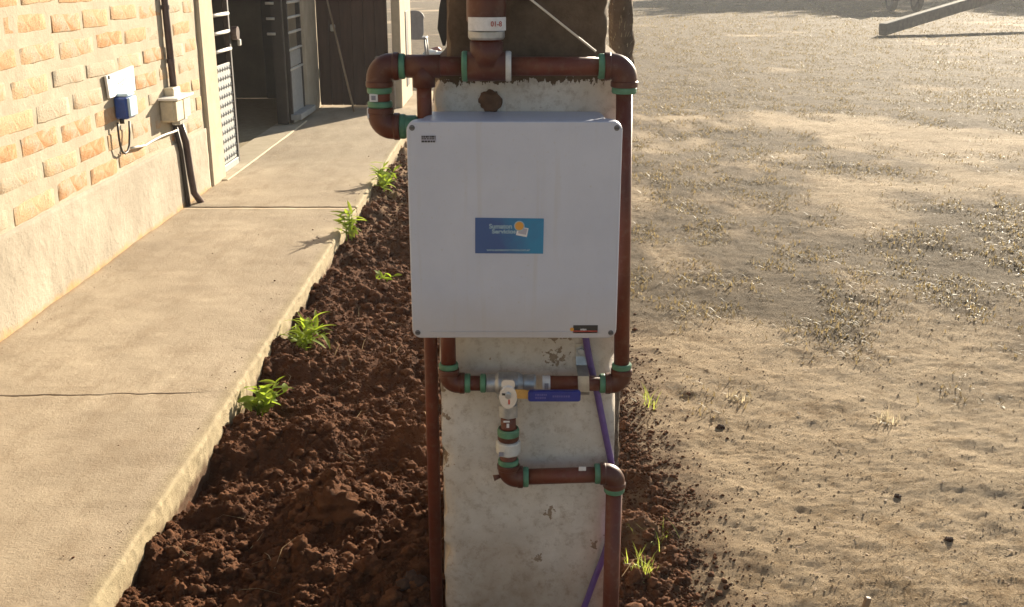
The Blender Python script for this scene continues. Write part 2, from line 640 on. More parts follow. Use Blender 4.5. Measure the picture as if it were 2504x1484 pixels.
M_sign = mat('white sign board', (.82, .81, .78), .5, .1, 30)
M_galvp = mat('grey painted steel', (.36, .37, .37), .5, .3, 25, bump=.1, bscale=80)
M_steel_l = mat('pale steel bar', (.62, .60, .55), .5, .25, 25)
M_dark = mat('dark painted steel', (.028, .018, .015), .6, .5, 12)
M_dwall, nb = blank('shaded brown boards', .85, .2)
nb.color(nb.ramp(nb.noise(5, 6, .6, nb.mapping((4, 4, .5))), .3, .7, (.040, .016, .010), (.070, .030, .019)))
M_int = mat('interior plaster', (.20, .16, .12), .9, .35, 3, bump=.2, bscale=30)
M_rust = mat('rust stain plaster', (.17, .085, .045), .9, .6, 30, bump=.5, bscale=60)
M_chair = mat('grey plastic', (.22, .20, .20), .5, .3, 10)
M_tyre = mat('tyre rubber', (.035, .033, .032), .85, .4, 20)
M_cart = mat('faded cart paint', (.15, .13, .11), .8, .5, 12)
M_beam = mat('weathered timber', (.20, .16, .12), .9, .5, 10, bump=.6, bscale=30)
M_wood = mat('broom wood', (.30, .20, .12), .6, .3, 20)
M_rag = mat('white plastic bag', (.75, .72, .66), .4, .2, 20)
M_ragr = mat('red plastic', (.38, .07, .05), .5, .3, 20)
M_conduit = mat('brown purple conduit', (.10, .060, .058), .4, .4, 18)

# ------------------------------------------------------------------ ground
XW, XS, ZS = -2.094, -1.0, 0.15        # wall plane, sidewalk edge, sidewalk top


def bed_edge(y):
    e = .40 + .09 * (1 - sstep(2.6, 3.6, y)) + .11 * fbm(y * 2.1, y * 0 + 3.3, 3, 5) + .035 * fbm(y * 11, y * 0 + 1.3, 2, 8)
    return e - .42 * sstep(4.2, 6.5, y) - .15 * sstep(7, 10, y)


def bed_mask(x, y):
    return 1 - sstep(-.10, .10, x - bed_edge(y))


LUMPS = [(-.52, 2.86, .115, .13), (-.60, 2.55, .05, .09), (-.30, 2.5, .055, .10), (-.86, 2.55, .05, .07), (-.36, 3.35, .05, .10), (-.72, 3.35, .05, .12), (-.45, 4.1, .06, .16), (-.25, 5.0, .06, .2), (-.55, 6.2, .07, .25), (.33, 2.75, .045, .09), (.40, 3.05, .04, .09), (.42, 3.6, .04, .1), (-.05, 2.2, .03, .1)]


def bed_h(x, y):
    h = .012 + .035 * fbm(x * 2.2, y * 2.2, 3, 21) + .030 * fbm(x * 8, y * 8, 3, 31)
    h = h + .030 * np.abs(fbm(x * 19, y * 19, 3, 41, .6)) + .012 * fbm(x * 55, y * 55, 2, 51)
    for (lx, ly, lh, lr) in LUMPS:
        d2 = ((x - lx) ** 2 + (y - ly) ** 2) / lr ** 2
        h = h + lh * np.exp(-d2 * 1.4) * (1 + .5 * fbm(x * 16, y * 16, 2, 61))
    near_walk = 1 - sstep(0, .22, x - XS)
    h = h + near_walk * (.030 + .085 * fbm(x * 7, y * 7, 3, 71, .6))
    return h


def yard_h(x, y):
    far = 1 - .6 * sstep(8, 30, y)
    h = .035 * fbm(x * .6, y * .6, 3, 101) * far + .012 * fbm(x * 2.7, y * 2.7, 3, 111) + .0055 * fbm(x * 9, y * 9, 3, 121)
    h = h + .0062 * fbm(x * 23, y * 31, 4, 131, .85) * (1 - sstep(8, 18, y)) + .0035 * fbm(x * 7, y * 15, 3, 133, .6)
    # scuffs and old footprints pressed in
    p = fbm(x * 4.2 + .6 * fbm(x * 2, y * 2, 2, 5), y * 3.1, 2, 141)
    return h - .006 * sstep(.22, .5, p)


def patch(x, y):
    p = fbm(x * .55, y * .34, 4, 201, .6) + .25 * fbm(x * 2.2, y * 1.4, 3, 205)
    p = p + .55 * sstep(6.0, 14.0, y) - .55 * (1 - sstep(2.5, 6.0, y)) + .06 * sstep(.6, 2.6, x)
    return sstep(-.08, .26, p)


def spaced(a, b, d0, grow, cap):
    out, v, d = [a], a, d0
    while v < b:
        v += d
        d = min(d * grow, cap)
        out.append(v)
    return np.array(out)


xr = spaced(.2, 2.6, .012, 1.004, .05)
xs_ = np.concatenate([-spaced(1.15, 70, .15, 1.25, 12)[::-1], np.arange(-1.0, .2, .04), xr, spaced(xr[-1] + .05, 90, .055, 1.045, 6)])
ys_ = np.concatenate([-spaced(0, 40, .4, 1.5, 12)[::-1][:-1], np.arange(0, 2.0, .10), np.arange(2.0, 3.4, .012), spaced(3.41, 9, .0135, 1.0065, .06), spaced(9.1, 160, .065, 1.022, 6)])
X, Y = np.meshgrid(xs_, ys_)
Z = yard_h(X, Y)
bm_ = bed_mask(X, Y) * sstep(.8, 1.4, Y) * (1 - sstep(11, 12, Y)) * sstep(-1.4, -1.1, X)
Z = Z - .16 * sstep(.35, .9, bm_) - .12 * (1 - sstep(-1.3, -1.02, X)) * (1 - sstep(14, 15, Y))
me = grid_mesh('ground', np.stack([X, Y, Z], -1))
pa = me.attributes.new('patch', 'FLOAT', 'POINT')
pa.data.foreach_set('value', patch(X, Y).ravel().astype(np.float32))
dg = (1 - sstep(-.06, .30, X - bed_edge(Y) + .10 * fbm(X * 7, Y * 7, 3, 55))) * sstep(.8, 1.4, Y) * (1 - sstep(11, 12, Y))
da = me.attributes.new('dug', 'FLOAT', 'POINT')
da.data.foreach_set('value', dg.ravel().astype(np.float32))
tag(link('ground', me, M_yard), kind='structure')

# dug bed between the sidewalk and the pillar
xb = np.concatenate([np.arange(-1.04, .76, .0085)])
yb = np.concatenate([np.arange(1.0, 2.1, .05), np.arange(2.1, 3.6, .009), spaced(3.61, 12.2, .0095, 1.006, .05)])
X, Y = np.meshgrid(xb, yb)
m_ = bed_mask(X, Y) * (1 - sstep(11, 12, Y))
Z = bed_h(X, Y) - .17 * (1 - sstep(.12, .75, m_))
me = grid_mesh('soil_bed', np.stack([X, Y, Z], -1))
da = me.attributes.new('dry', 'FLOAT', 'POINT')
dryv = np.clip(sstep(5.2, 8.5, Y) * .8 + (1 - sstep(.2, 1.0, m_)) * .7 + .5 * sstep(.1, .5, fbm(X * 5, Y * 5, 3, 77)) * sstep(.15, .3, X), 0, 1)
da.data.foreach_set('value', dryv.ravel().astype(np.float32))
tag(link('soil_bed', me, M_soil), kind='structure')


def ico(sub):
    import bmesh
    bm = bmesh.new()
    bmesh.ops.create_icosphere(bm, subdivisions=sub, radius=1.0)
    v = np.array([p.co[:] for p in bm.verts])
    f = np.array([[q.index for q in fc.verts] for fc in bm.faces])
    bm.free()
    return v, f


def lumpy(v, seed, amp=.5):
    r = 1 + amp * (1.2 * fbm(v[:, 0] * 1.7 + seed, v[:, 1] * 1.7 + v[:, 2] * 1.3, 3, seed, .7) + .8 * fbm(v[:, 2] * 2.9, v[:, 0] * 2.7 + seed * 3, 3, seed + 3, .7))
    return v * r[:, None]


def scatter_lumps(name, P, r, base_v, base_f, squash=.75, seed=0, variants=9, smooth=True):
    rng = np.random.default_rng(seed)
    n = len(P)
    var = [lumpy(base_v, 5 + k * 13 + seed) for k in range(variants)]
    pick = rng.integers(0, variants, n)
    V = np.stack(var)[pick]
    a, b_ = rng.uniform(0, 6.28, n), rng.uniform(-.6, .6, n)
    ca, sa, cb, sb = np.cos(a), np.sin(a), np.cos(b_), np.sin(b_)
    sc_ = rng.uniform(.75, 1.3, (n, 3)) * np.array([1, 1, squash])
    V = V * sc_[:, None, :]
    x, y, z = V[..., 0], V[..., 1], V[..., 2]
    y, z = y * cb[:, None] - z * sb[:, None], y * sb[:, None] + z * cb[:, None]
    x, y = x * ca[:, None] - y * sa[:, None], x * sa[:, None] + y * ca[:, None]
    V = np.stack([x, y, z], -1) * r[:, None, None] + P[:, None, :]
    nv = len(base_v)
    Fc = base_f[None] + (np.arange(n) * nv)[:, None, None]
    return np_mesh(name, V.reshape(-1, 3), Fc.reshape(-1), np.full(n * len(base_f), 3), smooth)


I1, I2, I3, I4 = ico(1), ico(2), ico(3), ico(4)
n = 64000
px = RNG.uniform(-1.0, .62, n)
py = 2.0 * np.exp(RNG.uniform(0, 1, n) ** 1.35 * math.log(9.0 / 2.0))
keep = (bed_mask(px, py) > .35) & ~((px > -.19) & (px < .25) & (py > 2.26) & (py < 3.08))
px, py = px[keep], py[keep]
r = np.clip(.0027 * RNG.uniform(.008, 1, len(px)) ** -.48, .0024, .021)
r = r * (1 + .5 * sstep(3.5, 7, py))
P = np.stack([px, py, bed_h(px, py) + r * .1], -1)
big = r > .0085
me = scatter_lumps('soil_clods', P[~big], r[~big], *I1, seed=1, smooth=False)
tag(link('soil_clods', me, M_clod), label='small crumbs of dug brown soil between sidewalk and pillar', cat='soil crumbs', kind='stuff')
me = scatter_lumps('soil_lumps', P[big], r[big], *I3, seed=2)
n = 5200
py = RNG.uniform(2.1, 5.0, n)
px = bed_edge(py) + np.abs(RNG.normal(0, .085, n)) * RNG.uniform(.3, 1.6, n) - .03
r = np.clip(.0018 * RNG.uniform(.01, 1, n) ** -.45, .0015, .009)
P2 = np.stack([px, py, yard_h(px, py) + r * .15], -1)
me2 = scatter_lumps('spilled_soil', P2, r, *I2, seed=6)
tag(link('spilled_soil', me2, M_clod), label='dark soil crumbs spilled onto the pale yard beside the pillar', cat='soil crumbs', kind='stuff')
tag(link('soil_lumps', me, M_clod), label='larger lumps of dug brown soil around the white pillar', cat='soil lumps', kind='stuff')

# pebbles and crumbs over the yard
n = 52000
py = 2.2 * np.exp(RNG.uniform(0, 1, n) * math.log(16 / 2.2))
px = RNG.uniform(.15, 1, n) * (py * .62 + .8)
keep = px > bed_edge(py) - .05
px, py = px[keep], py[keep]
r = np.clip(.00085 * RNG.uniform(.003, 1, len(px)) ** -.34, .0008, .0036) * (1 + py / 14)
near = RNG.uniform(0, 1, len(px)) < np.exp(-(px - bed_edge(py)) * 1.2) + .35
px, py, r = px[near], py[near], r[near]
P = np.stack([px, py, yard_h(px, py) + r * .15], -1)
me = scatter_lumps('pebbles', P, r, *I1, seed=3, smooth=False)
tag(link('pebbles', me, M_stone), label='tiny pebbles and earth crumbs strewn over the dry yard', cat='pebbles', kind='stuff')


# ------------------------------------------------------------------ grass and straw
def blades(name, px, py, pz, L, W, lean, az, seed, curl=.6, swerve=.0):
    n = len(px)
    rng = np.random.default_rng(seed)
    dx, dy = np.cos(az), np.sin(az)
    sx, sy = -dy, dx
    hor, ver = np.sin(lean), np.cos(lean)
    hor2, ver2 = np.sin(lean + curl * rng.uniform(.2, 1, n)), np.cos(lean + curl * rng.uniform(.2, 1, n))
    B = np.stack([px, py, pz], -1)
    side = np.stack([sx, sy, np.zeros(n)], -1) * (W / 2)[:, None]
    mid = B + np.stack([dx * hor, dy * hor, ver], -1) * (L * .55)[:, None]
    az2 = az + swerve * rng.normal(0, 1, n)
    dx, dy = np.cos(az2), np.sin(az2)
    tip = mid + np.stack([dx * hor2, dy * hor2, ver2], -1) * (L * .5)[:, None]
    tip[:, 2] = np.maximum(tip[:, 2], pz + .001)
    V = np.stack([B - side, B + side, mid + side * .8, mid - side * .8, tip], 1)
    o = (np.arange(n) * 5)[:, None]
    fq = (np.array([0, 1, 2, 3]) + o)
    ft = (np.array([3, 2, 4]) + o)
    flat = np.concatenate([fq, ft], 1).ravel()
    lt = np.tile([4, 3], n)
    return np_mesh(name, V.reshape(-1, 3), flat, lt, False)


n = 330000
py = 3.2 * np.exp(RNG.uniform(0, 1, n) ** .85 * math.log(52 / 3.2))
px = RNG.uniform(0, 1, n) * (py * .62 + 1.2 + 5 * sstep(11, 16, py)) + .3 - 5 * sstep(11, 16, py)
cl = vnoise(px * 5, py * 3.5, 301) + .5 * vnoise(px * 14, py * 11, 303)
keep = (RNG.uniform(0, 1, n) < patch(px, py) * sstep(.45, 1.0, cl) * (.8 + .2 * sstep(7, 14, py))) & (px > bed_edge(py) + .05)
keep &= ~((px < -.7) & (py < 14))
px, py = px[keep], py[keep]
k = len(px)
L = RNG.uniform(.012, .040, k) * (1 + .7 * sstep(8, 30, py))
W = RNG.uniform(.0020, .0045, k) * (1 + py / 9)
me = blades('dry_grass', px, py, yard_h(px, py) - .003, L, W, RNG.uniform(.35, 1.4, k), RNG.uniform(0, 6.28, k), 5)
tag(link('dry_grass', me, M_straw2), label='short dull grass growing in patches across the yard', cat='grass', kind='stuff')
sel = RNG.uniform(0, 1, k) < .32
px2, py2 = px[sel] + RNG.normal(0, .02, sel.sum()), py[sel] + RNG.normal(0, .02, sel.sum())
k = len(px2)
me = blades('straw', px2, py2, yard_h(px2, py2) - .002, RNG.uniform(.02, .06, k) * (1 + .5 * sstep(8, 30, py2)), RNG.uniform(.0014, .003, k) * (1 + py2 / 12), RNG.uniform(.75, 1.5, k), RNG.uniform(0, 6.28, k), 6)
tag(link('straw', me, M_straw), label='bleached straw blades glinting among the yard grass', cat='straw', kind='stuff')
# straw lying flat on the bare ground near the camera
n = 26000
py = 2.3 * np.exp(RNG.uniform(0, 1, n) * math.log(11 / 2.3))
px = RNG.uniform(.4, 1, n) * (py * .6 + .6)
cl = vnoise(px * 2.6, py * 2.0, 311) + .22 * sstep(.9, 2.2, px) + .2 * vnoise(px * 13, py * 13, 312)
keep = (RNG.uniform(0, 1, n) < sstep(.52, 1.05, cl)) & (px > bed_edge(py))
px, py = px[keep], py[keep]
k = len(px)
me = blades('loose_straw', px, py, yard_h(px, py) + .004, RNG.uniform(.010, .060, k), RNG.uniform(.0008, .0017, k) * (1 + py / 9), RNG.uniform(1.3, 1.58, k), RNG.normal(.1, .9, k) + (RNG.uniform(0, 1, k) < .5) * math.pi, 7, curl=.12, swerve=.6)
tag(link('loose_straw', me, M_straw3), label='loose straw lying flat on the bare earth', cat='straw', kind='stuff')
# thin dry rootlets sticking out of the dug bed
n = 130
px, py = RNG.uniform(-.95, .35, n), 2.15 * np.exp(RNG.uniform(0, 1, n) * math.log(3))
keep = bed_mask(px, py) > .5
px, py = px[keep], py[keep]
k = len(px)
me = blades('rootlets', px, py, bed_h(px, py) + .012, RNG.uniform(.03, .12, k), RNG.uniform(.0016, .003, k), RNG.uniform(.7, 1.6, k), RNG.uniform(0, 6.28, k), 8, swerve=.7)
tag(link('rootlets', me, M_straw3), label='thin dry roots lying on the dug soil', cat='roots', kind='stuff')


# ------------------------------------------------------------------ sidewalk
def slab(y0, y1, name):
    crack_y = 3.5
    ys = [y0]
    while ys[-1] < y1:
        y = ys[-1]
        d = .012 if y < 4 else .012 + (y - 4) * .006
        if y < 1.9:
            d = .06
        if abs(y - crack_y) < .06:
            d = .003
        ys.append(min(y + d, y1))
    ys = np.array(ys)
    xs = np.concatenate([np.linspace(XW + .006, -1.10, 50), np.linspace(-1.09, -1.018, 8)])
    prof = [(x, ZS) for x in xs]
    for k in range(1, 7):
        a = R(90 * k / 6)
        prof.append((-1.014 + .014 * math.sin(a), ZS - .014 + .014 * math.cos(a)))
    for z in np.linspace(.125, -.16, 20):
        prof.append((-1.000, z))
    prof = np.array(prof)
    X = np.repeat(prof[None, :, 0], len(ys), 0)
    Z = np.repeat(prof[None, :, 1], len(ys), 0)
    Yg = np.repeat(ys[:, None], len(prof), 1)
    nt_ = len(xs)
    top = np.zeros_like(X); top[:, :nt_] = 1
    Z = Z + (.006 * fbm(X * 1.6, Yg * 1.6, 3, 401) + .0022 * fbm(X * 11, Yg * 11, 3, 402))
    rag = .005 * fbm(Yg * 7, Z * 14, 3, 403) + .008 * fbm(Yg * 34, Z * 45, 4, 404, .7)
    sidew = np.clip((prof[:, 0] + 1.016) / .016, 0, 1)[None]
    X = X + .8 * rag * sidew + .003 * fbm(Yg * 2.5, Yg * 0, 3, 405) * sidew
    # crumbled lower lip
    X = X - sidew * .014 * sstep(.10, .0, Z) * sstep(-.1, .4, fbm(Yg * 4, Z * 5, 3, 406))
    # crack
    cy = crack_y + .022 * fbm(X * 9, X * 0 + 2, 4, 407, .65) + .035 * fbm(X * 1.2, X * 0, 2, 408)
    cr = np.exp(-((Yg - cy) / .0034) ** 2) * sstep(-1.06, -1.25, X) * (.35 + .65 * vnoise(X * 7, X * 0, 409))
    Z = Z - .010 * cr
    V = np.stack([X, Yg, Z], -1)
    # end faces: fold the first and last row down
    e0, e1 = V[:1].copy(), V[-1:].copy()
    e0[..., 2], e1[..., 2] = -.16, -.16
    V = np.concatenate([e0, V, e1], 0)
    me = grid_mesh(name, V)
    a = me.attributes.new('crack', 'FLOAT', 'POINT')
    a.data.foreach_set('value', np.concatenate([cr[:1] * 0, cr, cr[:1] * 0]).ravel().astype(np.float32))
    return tag(link(name, me, M_walk), kind='structure')


slab(-1.0, 6.515, 'sidewalk')
slab(6.537, 13.0, 'sidewalk')

# crumbs of earth trodden onto the sidewalk
n = 260
py = 2.2 * np.exp(RNG.uniform(0, 1, n) * math.log(10.5 / 2.2))
side = RNG.uniform(0, 1, n)
px = np.where(side < .6, XS - .03 - np.abs(RNG.normal(0, .10, n)), np.where(side < .95, XW + .03 + np.abs(RNG.normal(0, .06, n)), RNG.uniform(XW + .05, XS - .03, n)))
px = np.clip(px, XW + .03, XS - .025)
r = np.clip(.0011 * RNG.uniform(.01, 1, n) ** -.4, .001, .005)
me = scatter_lumps('scattered_crumbs', np.stack([px, py, np.full(n, ZS + .001)], -1), r, *I1, seed=12, smooth=False)
tag(link('scattered_crumbs', me, M_clod), label='few crumbs of earth trodden onto the cement sidewalk', cat='soil crumbs', kind='stuff')
# bits of dead leaf over the yard
n = 520
py = 2.3 * np.exp(RNG.uniform(0, 1, n) * math.log(16 / 2.3))
px = RNG.uniform(.3, 1, n) * (py * .6 + .7)
keep = px > bed_edge(py) + .05
px, py = px[keep], py[keep]
k = len(px)
me = blades('leaf_litter', px, py, yard_h(px, py) + .003, RNG.uniform(.010, .026, k), RNG.uniform(.004, .010, k), RNG.uniform(1.1, 1.6, k), RNG.uniform(0, 6.28, k), 13, curl=.3, swerve=.4)
tag(link('leaf_litter', me, mat('dead leaf', (.22, .13, .065), .85, .6, 9)), label='bits of dead brown leaf lying on the yard earth', cat='leaf litter', kind='stuff')

# ------------------------------------------------------------------ building
house = thing('brick_building', 'pale brick building with cement base beside the sidewalk', 'building', (XW, 4, 0))


def loc_of(parent, v):
    return Vector(v) - parent.location


def wall_face(y0, y1, z0, z1, x, amp, step, seed, depth=.22):
    """front sheet facing +X with relief, plus a body behind"""
    ny, nz = max(2, int((y1 - y0) / step)), max(2, int((z1 - z0) / step))
    Yg, Zg = np.meshgrid(np.linspace(y0, y1, ny), np.linspace(z0, z1, nz))
    Xg = x + amp * fbm(Yg * 3, Zg * 3, 3, seed) + amp * .6 * fbm(Yg * 14, Zg * 14, 3, seed + 1)
    V = np.stack([Xg, Yg, Zg], -1)
    B = np.stack([np.full_like(Xg, x - depth), Yg, Zg], -1)
    # wrap edges back
    Vp = np.concatenate([B[:1], V, B[-1:]], 0)
    L0, L1 = Vp[:, :1].copy(), Vp[:, -1:].copy()
    L0[..., 0] = x - depth
    L1[..., 0] = x - depth
    return np.concatenate([L0, Vp, L1], 1)


hl = np.array(house.location)
Y_END = 7.16
me = grid_mesh('wall', wall_face(-1.5, Y_END, .50, 2.75, XW, .0028, .02, 501) - hl)
link('wall', me, M_mortar, house)
me = grid_mesh('plinth', wall_face(-1.5, Y_END, -.1, .552, XW + .012, .004, .02, 511) - hl)
link('plinth', me, M_plinth, house)
# far stretch of wall past the doors, lintel, roof slab and closed room behind
me = grid_mesh('wall', wall_face(10.80, 13.0, -.1, 2.75, XW, .004, .04, 521) - hl)
link('wall', me, M_mortar, house)
MB().box(loc_of(house, (XW - .12, 8.98, 2.55)), (.22, 3.62, .40)).build('lintel', M_conc, house)
MB().box(loc_of(house, (XW - 2.4, 5.8, 2.85)), (5.0, 15.0, .16)).build('roof', M_conc, house)
MB().box(loc_of(house, (XW - 2.6, 9.0, .05)), (4.8, 6.5, .19)).build('floor', M_walk, house)
rm = MB()
rm.box(loc_of(house, (XW - 3.0, 9.0, 1.45)), (.12, 6.6, 2.6))
rm.box(loc_of(house, (XW - 1.6, 5.7, 1.45)), (2.7, .12, 2.6))
rm.box(loc_of(house, (XW - 1.6, 12.3, 1.45)), (2.7, .12, 2.6))
rm.build('interior_wall', M_int, house)
MB().box(loc_of(house, (-2.56, 12.225, 1.15)), (.54, .04, 2.0), ch=.008).build('interior_door', M_dark, house)
MB().box(loc_of(house, (XW - .06, 8.88, .144)), (.26, 3.0, .03), ch=.008).build('doorstep', M_conc, house)

# bricks, one object each on the stretch in view
brick_meshes = []
for k in range(9):
    rr = random.Random(40 + k)
    nY, nZ = 9, 5
    UU = [0, .018, .18, .34, .5, .66, .82, .982, 1]
    VV = [0, .07, .5, .93, 1]
    bl, bh = rr.uniform(.32, .42), rr.uniform(.072, .086)
    G = np.zeros((nZ + 2, nY + 2, 3))
    for i in range(nZ + 2):
        for j in range(nY + 2):
            u = UU[min(max(j - 1, 0), nY - 1)]
            v = VV[min(max(i - 1, 0), nZ - 1)]
            edge_ = i <= 1 or j <= 1 or i >= nZ or j >= nY
            x = (.0014 if edge_ else .0038) + rr.uniform(-.0006, .0006)
            yy = (u - .5) * bl + rr.uniform(-.003, .003) + (rr.uniform(-.004, .004) if edge_ else 0)
            zz = (v - .5) * bh + rr.uniform(-.0025, .0025) + .0025 * math.sin(u * 3 + k)
            cu = (abs(u - .5) * 2) ** 8 * (abs(v - .5) * 2) ** 6
            zz -= (v - .5) * bh * .12 * cu * rr.uniform(.2, 1.6)
            if i in (0, nZ + 1) or j in (0, nY + 1):
                x = -.02
            G[i, j] = (x, yy, zz)
    brick_meshes.append((grid_mesh('brick', G, False), bl))
    brick_meshes[-1][0].materials.append(M_brick)
rows = []
cz0 = .605
rest_v = []
for row in range(17):
    z = cz0 + row * .1245
    y = -1.3 + (row % 2) * .20 + random.uniform(-.05, .05)
    while y < Y_END - .12:
        k = random.randrange(9)
        me, bl = brick_meshes[k]
        ln = bl
        sc = 1.0
        if y + ln > Y_END - .03:
            sc = max(.35, (Y_END - .03 - y) / ln)
        cy = y + ln * sc / 2
        dz, rot = random.uniform(-.009, .009), random.uniform(-.018, .018)
        inview = 3.7 < cy and z < 2.05
        if inview:
            o = bpy.data.objects.new('brick', me)
            COL.objects.link(o)
            o.parent = house
            o.location = loc_of(house, (XW + random.uniform(-.0030, .0005), cy, z + dz))
            o.rotation_euler = (rot, random.uniform(-.02, .02), 0)
            o.scale = (1, sc, random.uniform(.9, 1.08))
        else:
            co = np.empty(len(me.vertices) * 3, np.float32)
            me.vertices.foreach_get('co', co)
            co = co.reshape(-1, 3) * np.array([1, sc, 1])
            rest_v.append(co + np.array([XW, cy, z + dz]) - hl)
        y += ln * sc + random.uniform(.032, .06)
nv = len(rest_v[0])
fq = np.array([p.vertices[:] for p in brick_meshes[0][0].polygons])
Fc = (fq[None] + (np.arange(len(rest_v)) * nv)[:, None, None]).reshape(-1)
me = np_mesh('brick_courses', np.concatenate(rest_v), Fc, np.full(len(rest_v) * len(fq), 4), False)
o = link('brick_courses', me, M_brick, house)
o['kind'] = 'stuff'

# door jamb column
jamb = MB().box((0, 0, 0), (.26, .33, 2.6), ch=.012)
o = tag(jamb.build('concrete_column', M_conc, None, (XW - .105, 7.345, 1.44)), 'pale concrete door column at the end of the brick wall', 'column')

# near fixed door leaf: bars above an embossed plate
DX = XW - .03


def door_leaf(name, label, y0, y1, plate_top, bars, flip=False):
    t = thing(name, label, 'door', (DX, (y0 + y1) / 2, ZS))
    w_ = y1 - y0
    L = lambda x, y, z: loc_of(t, (x, y, z))
    st = M_dark
    MB().box(L(DX, y0 + .02, 1.25), (.04, .04, 2.16), ch=.004).build('stile', st, t)
    MB().box(L(DX, y1 - .02, 1.25), (.04, .04, 2.16), ch=.004).build('stile', st, t)
    MB().box(L(DX, (y0 + y1) / 2, ZS + .035), (.04, w_ - .08, .05), ch=.004).build('rail', M_galvp, t)
    MB().box(L(DX, (y0 + y1) / 2, 2.31), (.04, w_ - .08, .05), ch=.004).build('rail', st, t)
    for z in bars:
        MB().tube([L(DX + .012, y0 + .005, z), L(DX + .012, y1 - .005, z)], .013, 10).build('bar', M_steel_l, t)
    return t, L


nl, L = door_leaf('barred_door', 'narrow door leaf with pale bars over an embossed grey plate', 7.53, 8.06, .9, [1.01 + .125 * k for k in range(10)])
pm = MB()
pm.box(L(DX + .004, 7.795, .565), (.012, .455, .70), ch=.002)
pm.build('plate', M_galvp, nl)
em = MB()
for i in range(11):
    for j in range(7):
        yy = 7.60 + j * .065 + (i % 2) * .0
        zz = .25 + i * .063
        a = .018
        c = L(DX + .010, yy, zz)
        # small raised diamond
        em.add([c + Vector((0, -a, -.0)), c + Vector((0, 0, a * 1.1)), c + Vector((0, a, 0)), c + Vector((0, 0, -a * 1.1)), c + Vector((.012, 0, 0))],
               [(1, 0, 4), (2, 1, 4), (3, 2, 4), (0, 3, 4)])
em.build('embossing', M_galvp, nl)
pl = MB()
pl.lathe(L(DX + .03, 8.12, 1.115), (1, 0, 0), [(-.012, .05), (.03, .05)], 14)
pl.build('lock_plate', M_conduit, nl)
pb = MB().box(L(DX + .055, 8.16, 1.045), (.022, .04, .05), ch=.006)
pb.build('padlock', M_steel_l, nl)

fl, L = door_leaf('barred_door', 'far door leaf with pale bars and smooth grey lower panels', 10.10, 10.72, .7, [.995 + .135 * k for k in range(9)] + [.84, .66])
MB().box(L(DX + .004, 10.41, .75), (.012, .54, .14), ch=.002).build('panel', M_galvp, fl)
MB().box(L(DX + .004, 10.41, .43), (.012, .54, .44), ch=.002).build('panel', M_galvp, fl)
MB().box(L(DX + .05, 10.46, .225), (.10, .74, .055), ch=.006).build('foot_rail', M_galvp, fl)
# the middle leaf swung inside, seen edge on as a dark steel frame with bar ends
t = thing('open_door', 'dark steel door leaf swung open into the dark room', 'door', (DX - .30, 10.02, ZS))
L = lambda x, y, z: loc_of(t, (x, y, z))
MB().box(L(DX - .06, 10.03, 1.25), (.10, .05, 2.16), ch=.005).build('stile', M_dark, t)
MB().box(L(DX - .085, 10.035, .5), (.05, .012, .66), ch=.003).build('panel', M_dark, t)
for k in range(9):
    MB().tube([L(DX - .15, 9.998, .995 + .135 * k), L(DX - .075, 9.998, .995 + .135 * k)], .012, 8).build('bar', M_steel_l, t)

# dark board gate across the end of the sidewalk, with its pier
gate = thing('board_gate', 'dark brown board gate closing the far end of the sidewalk', 'gate', (-1.75, 11.45, ZS))
L = lambda x, y, z: loc_of(gate, (x, y, z))
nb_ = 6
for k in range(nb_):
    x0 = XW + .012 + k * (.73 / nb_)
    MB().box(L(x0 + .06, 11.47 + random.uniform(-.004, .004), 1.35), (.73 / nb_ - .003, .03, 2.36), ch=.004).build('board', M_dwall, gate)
MB().box(L(-1.72, 11.492, 1.35), (.74, .010, 2.3)).build('backing_sheet', M_dark, gate)  # sheet added behind the boards to block slits of light
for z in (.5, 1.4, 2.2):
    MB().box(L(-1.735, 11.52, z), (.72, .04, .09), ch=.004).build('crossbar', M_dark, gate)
MB().box(L(XW + .18, 11.435, .62 + .35), (.05, .03, .07), ch=.008).build('latch', M_galv, gate)
pier = thing('gate_pier', 'pale cement pier with a dark slot in its sunny side', 'pier', (-1.29, 11.6, ZS))
L = lambda x, y, z: loc_of(pier, (x, y, z))
MB().box(L(-1.245, 11.92, 1.45), (.09, 1.15, 2.6), ch=.010).build('shaft', M_conc, pier)
MB().box(L(-1.196, 11.98, .72), (.010, .26, .80), ch=.003).build('slot_shade_panel', M_dark, pier)  # flat dark panel standing in for the shade inside an open slot
MB().box(L(-1.36, 11.26, .42), (.20, .08, .55), ch=.01).build('skirting_block', M_int, pier)  # dark plaster gives this block the shaded tone of the pier front
# thin stick leaning on the gate
p0, p1 = at_y(857, 235, 11.10), at_y(800, 0, 11.38)
d = p1 - p0
p0 = p0 - d * ((p0.z - ZS) / d.z)
o = MB().tube([p0, p0 + d * .6, p0 + d * 1.5], [.011, .011, .009], 8).build('wooden_stick', M_wood)
tag(o, 'thin wooden stick leaning on the dark board gate', 'stick')

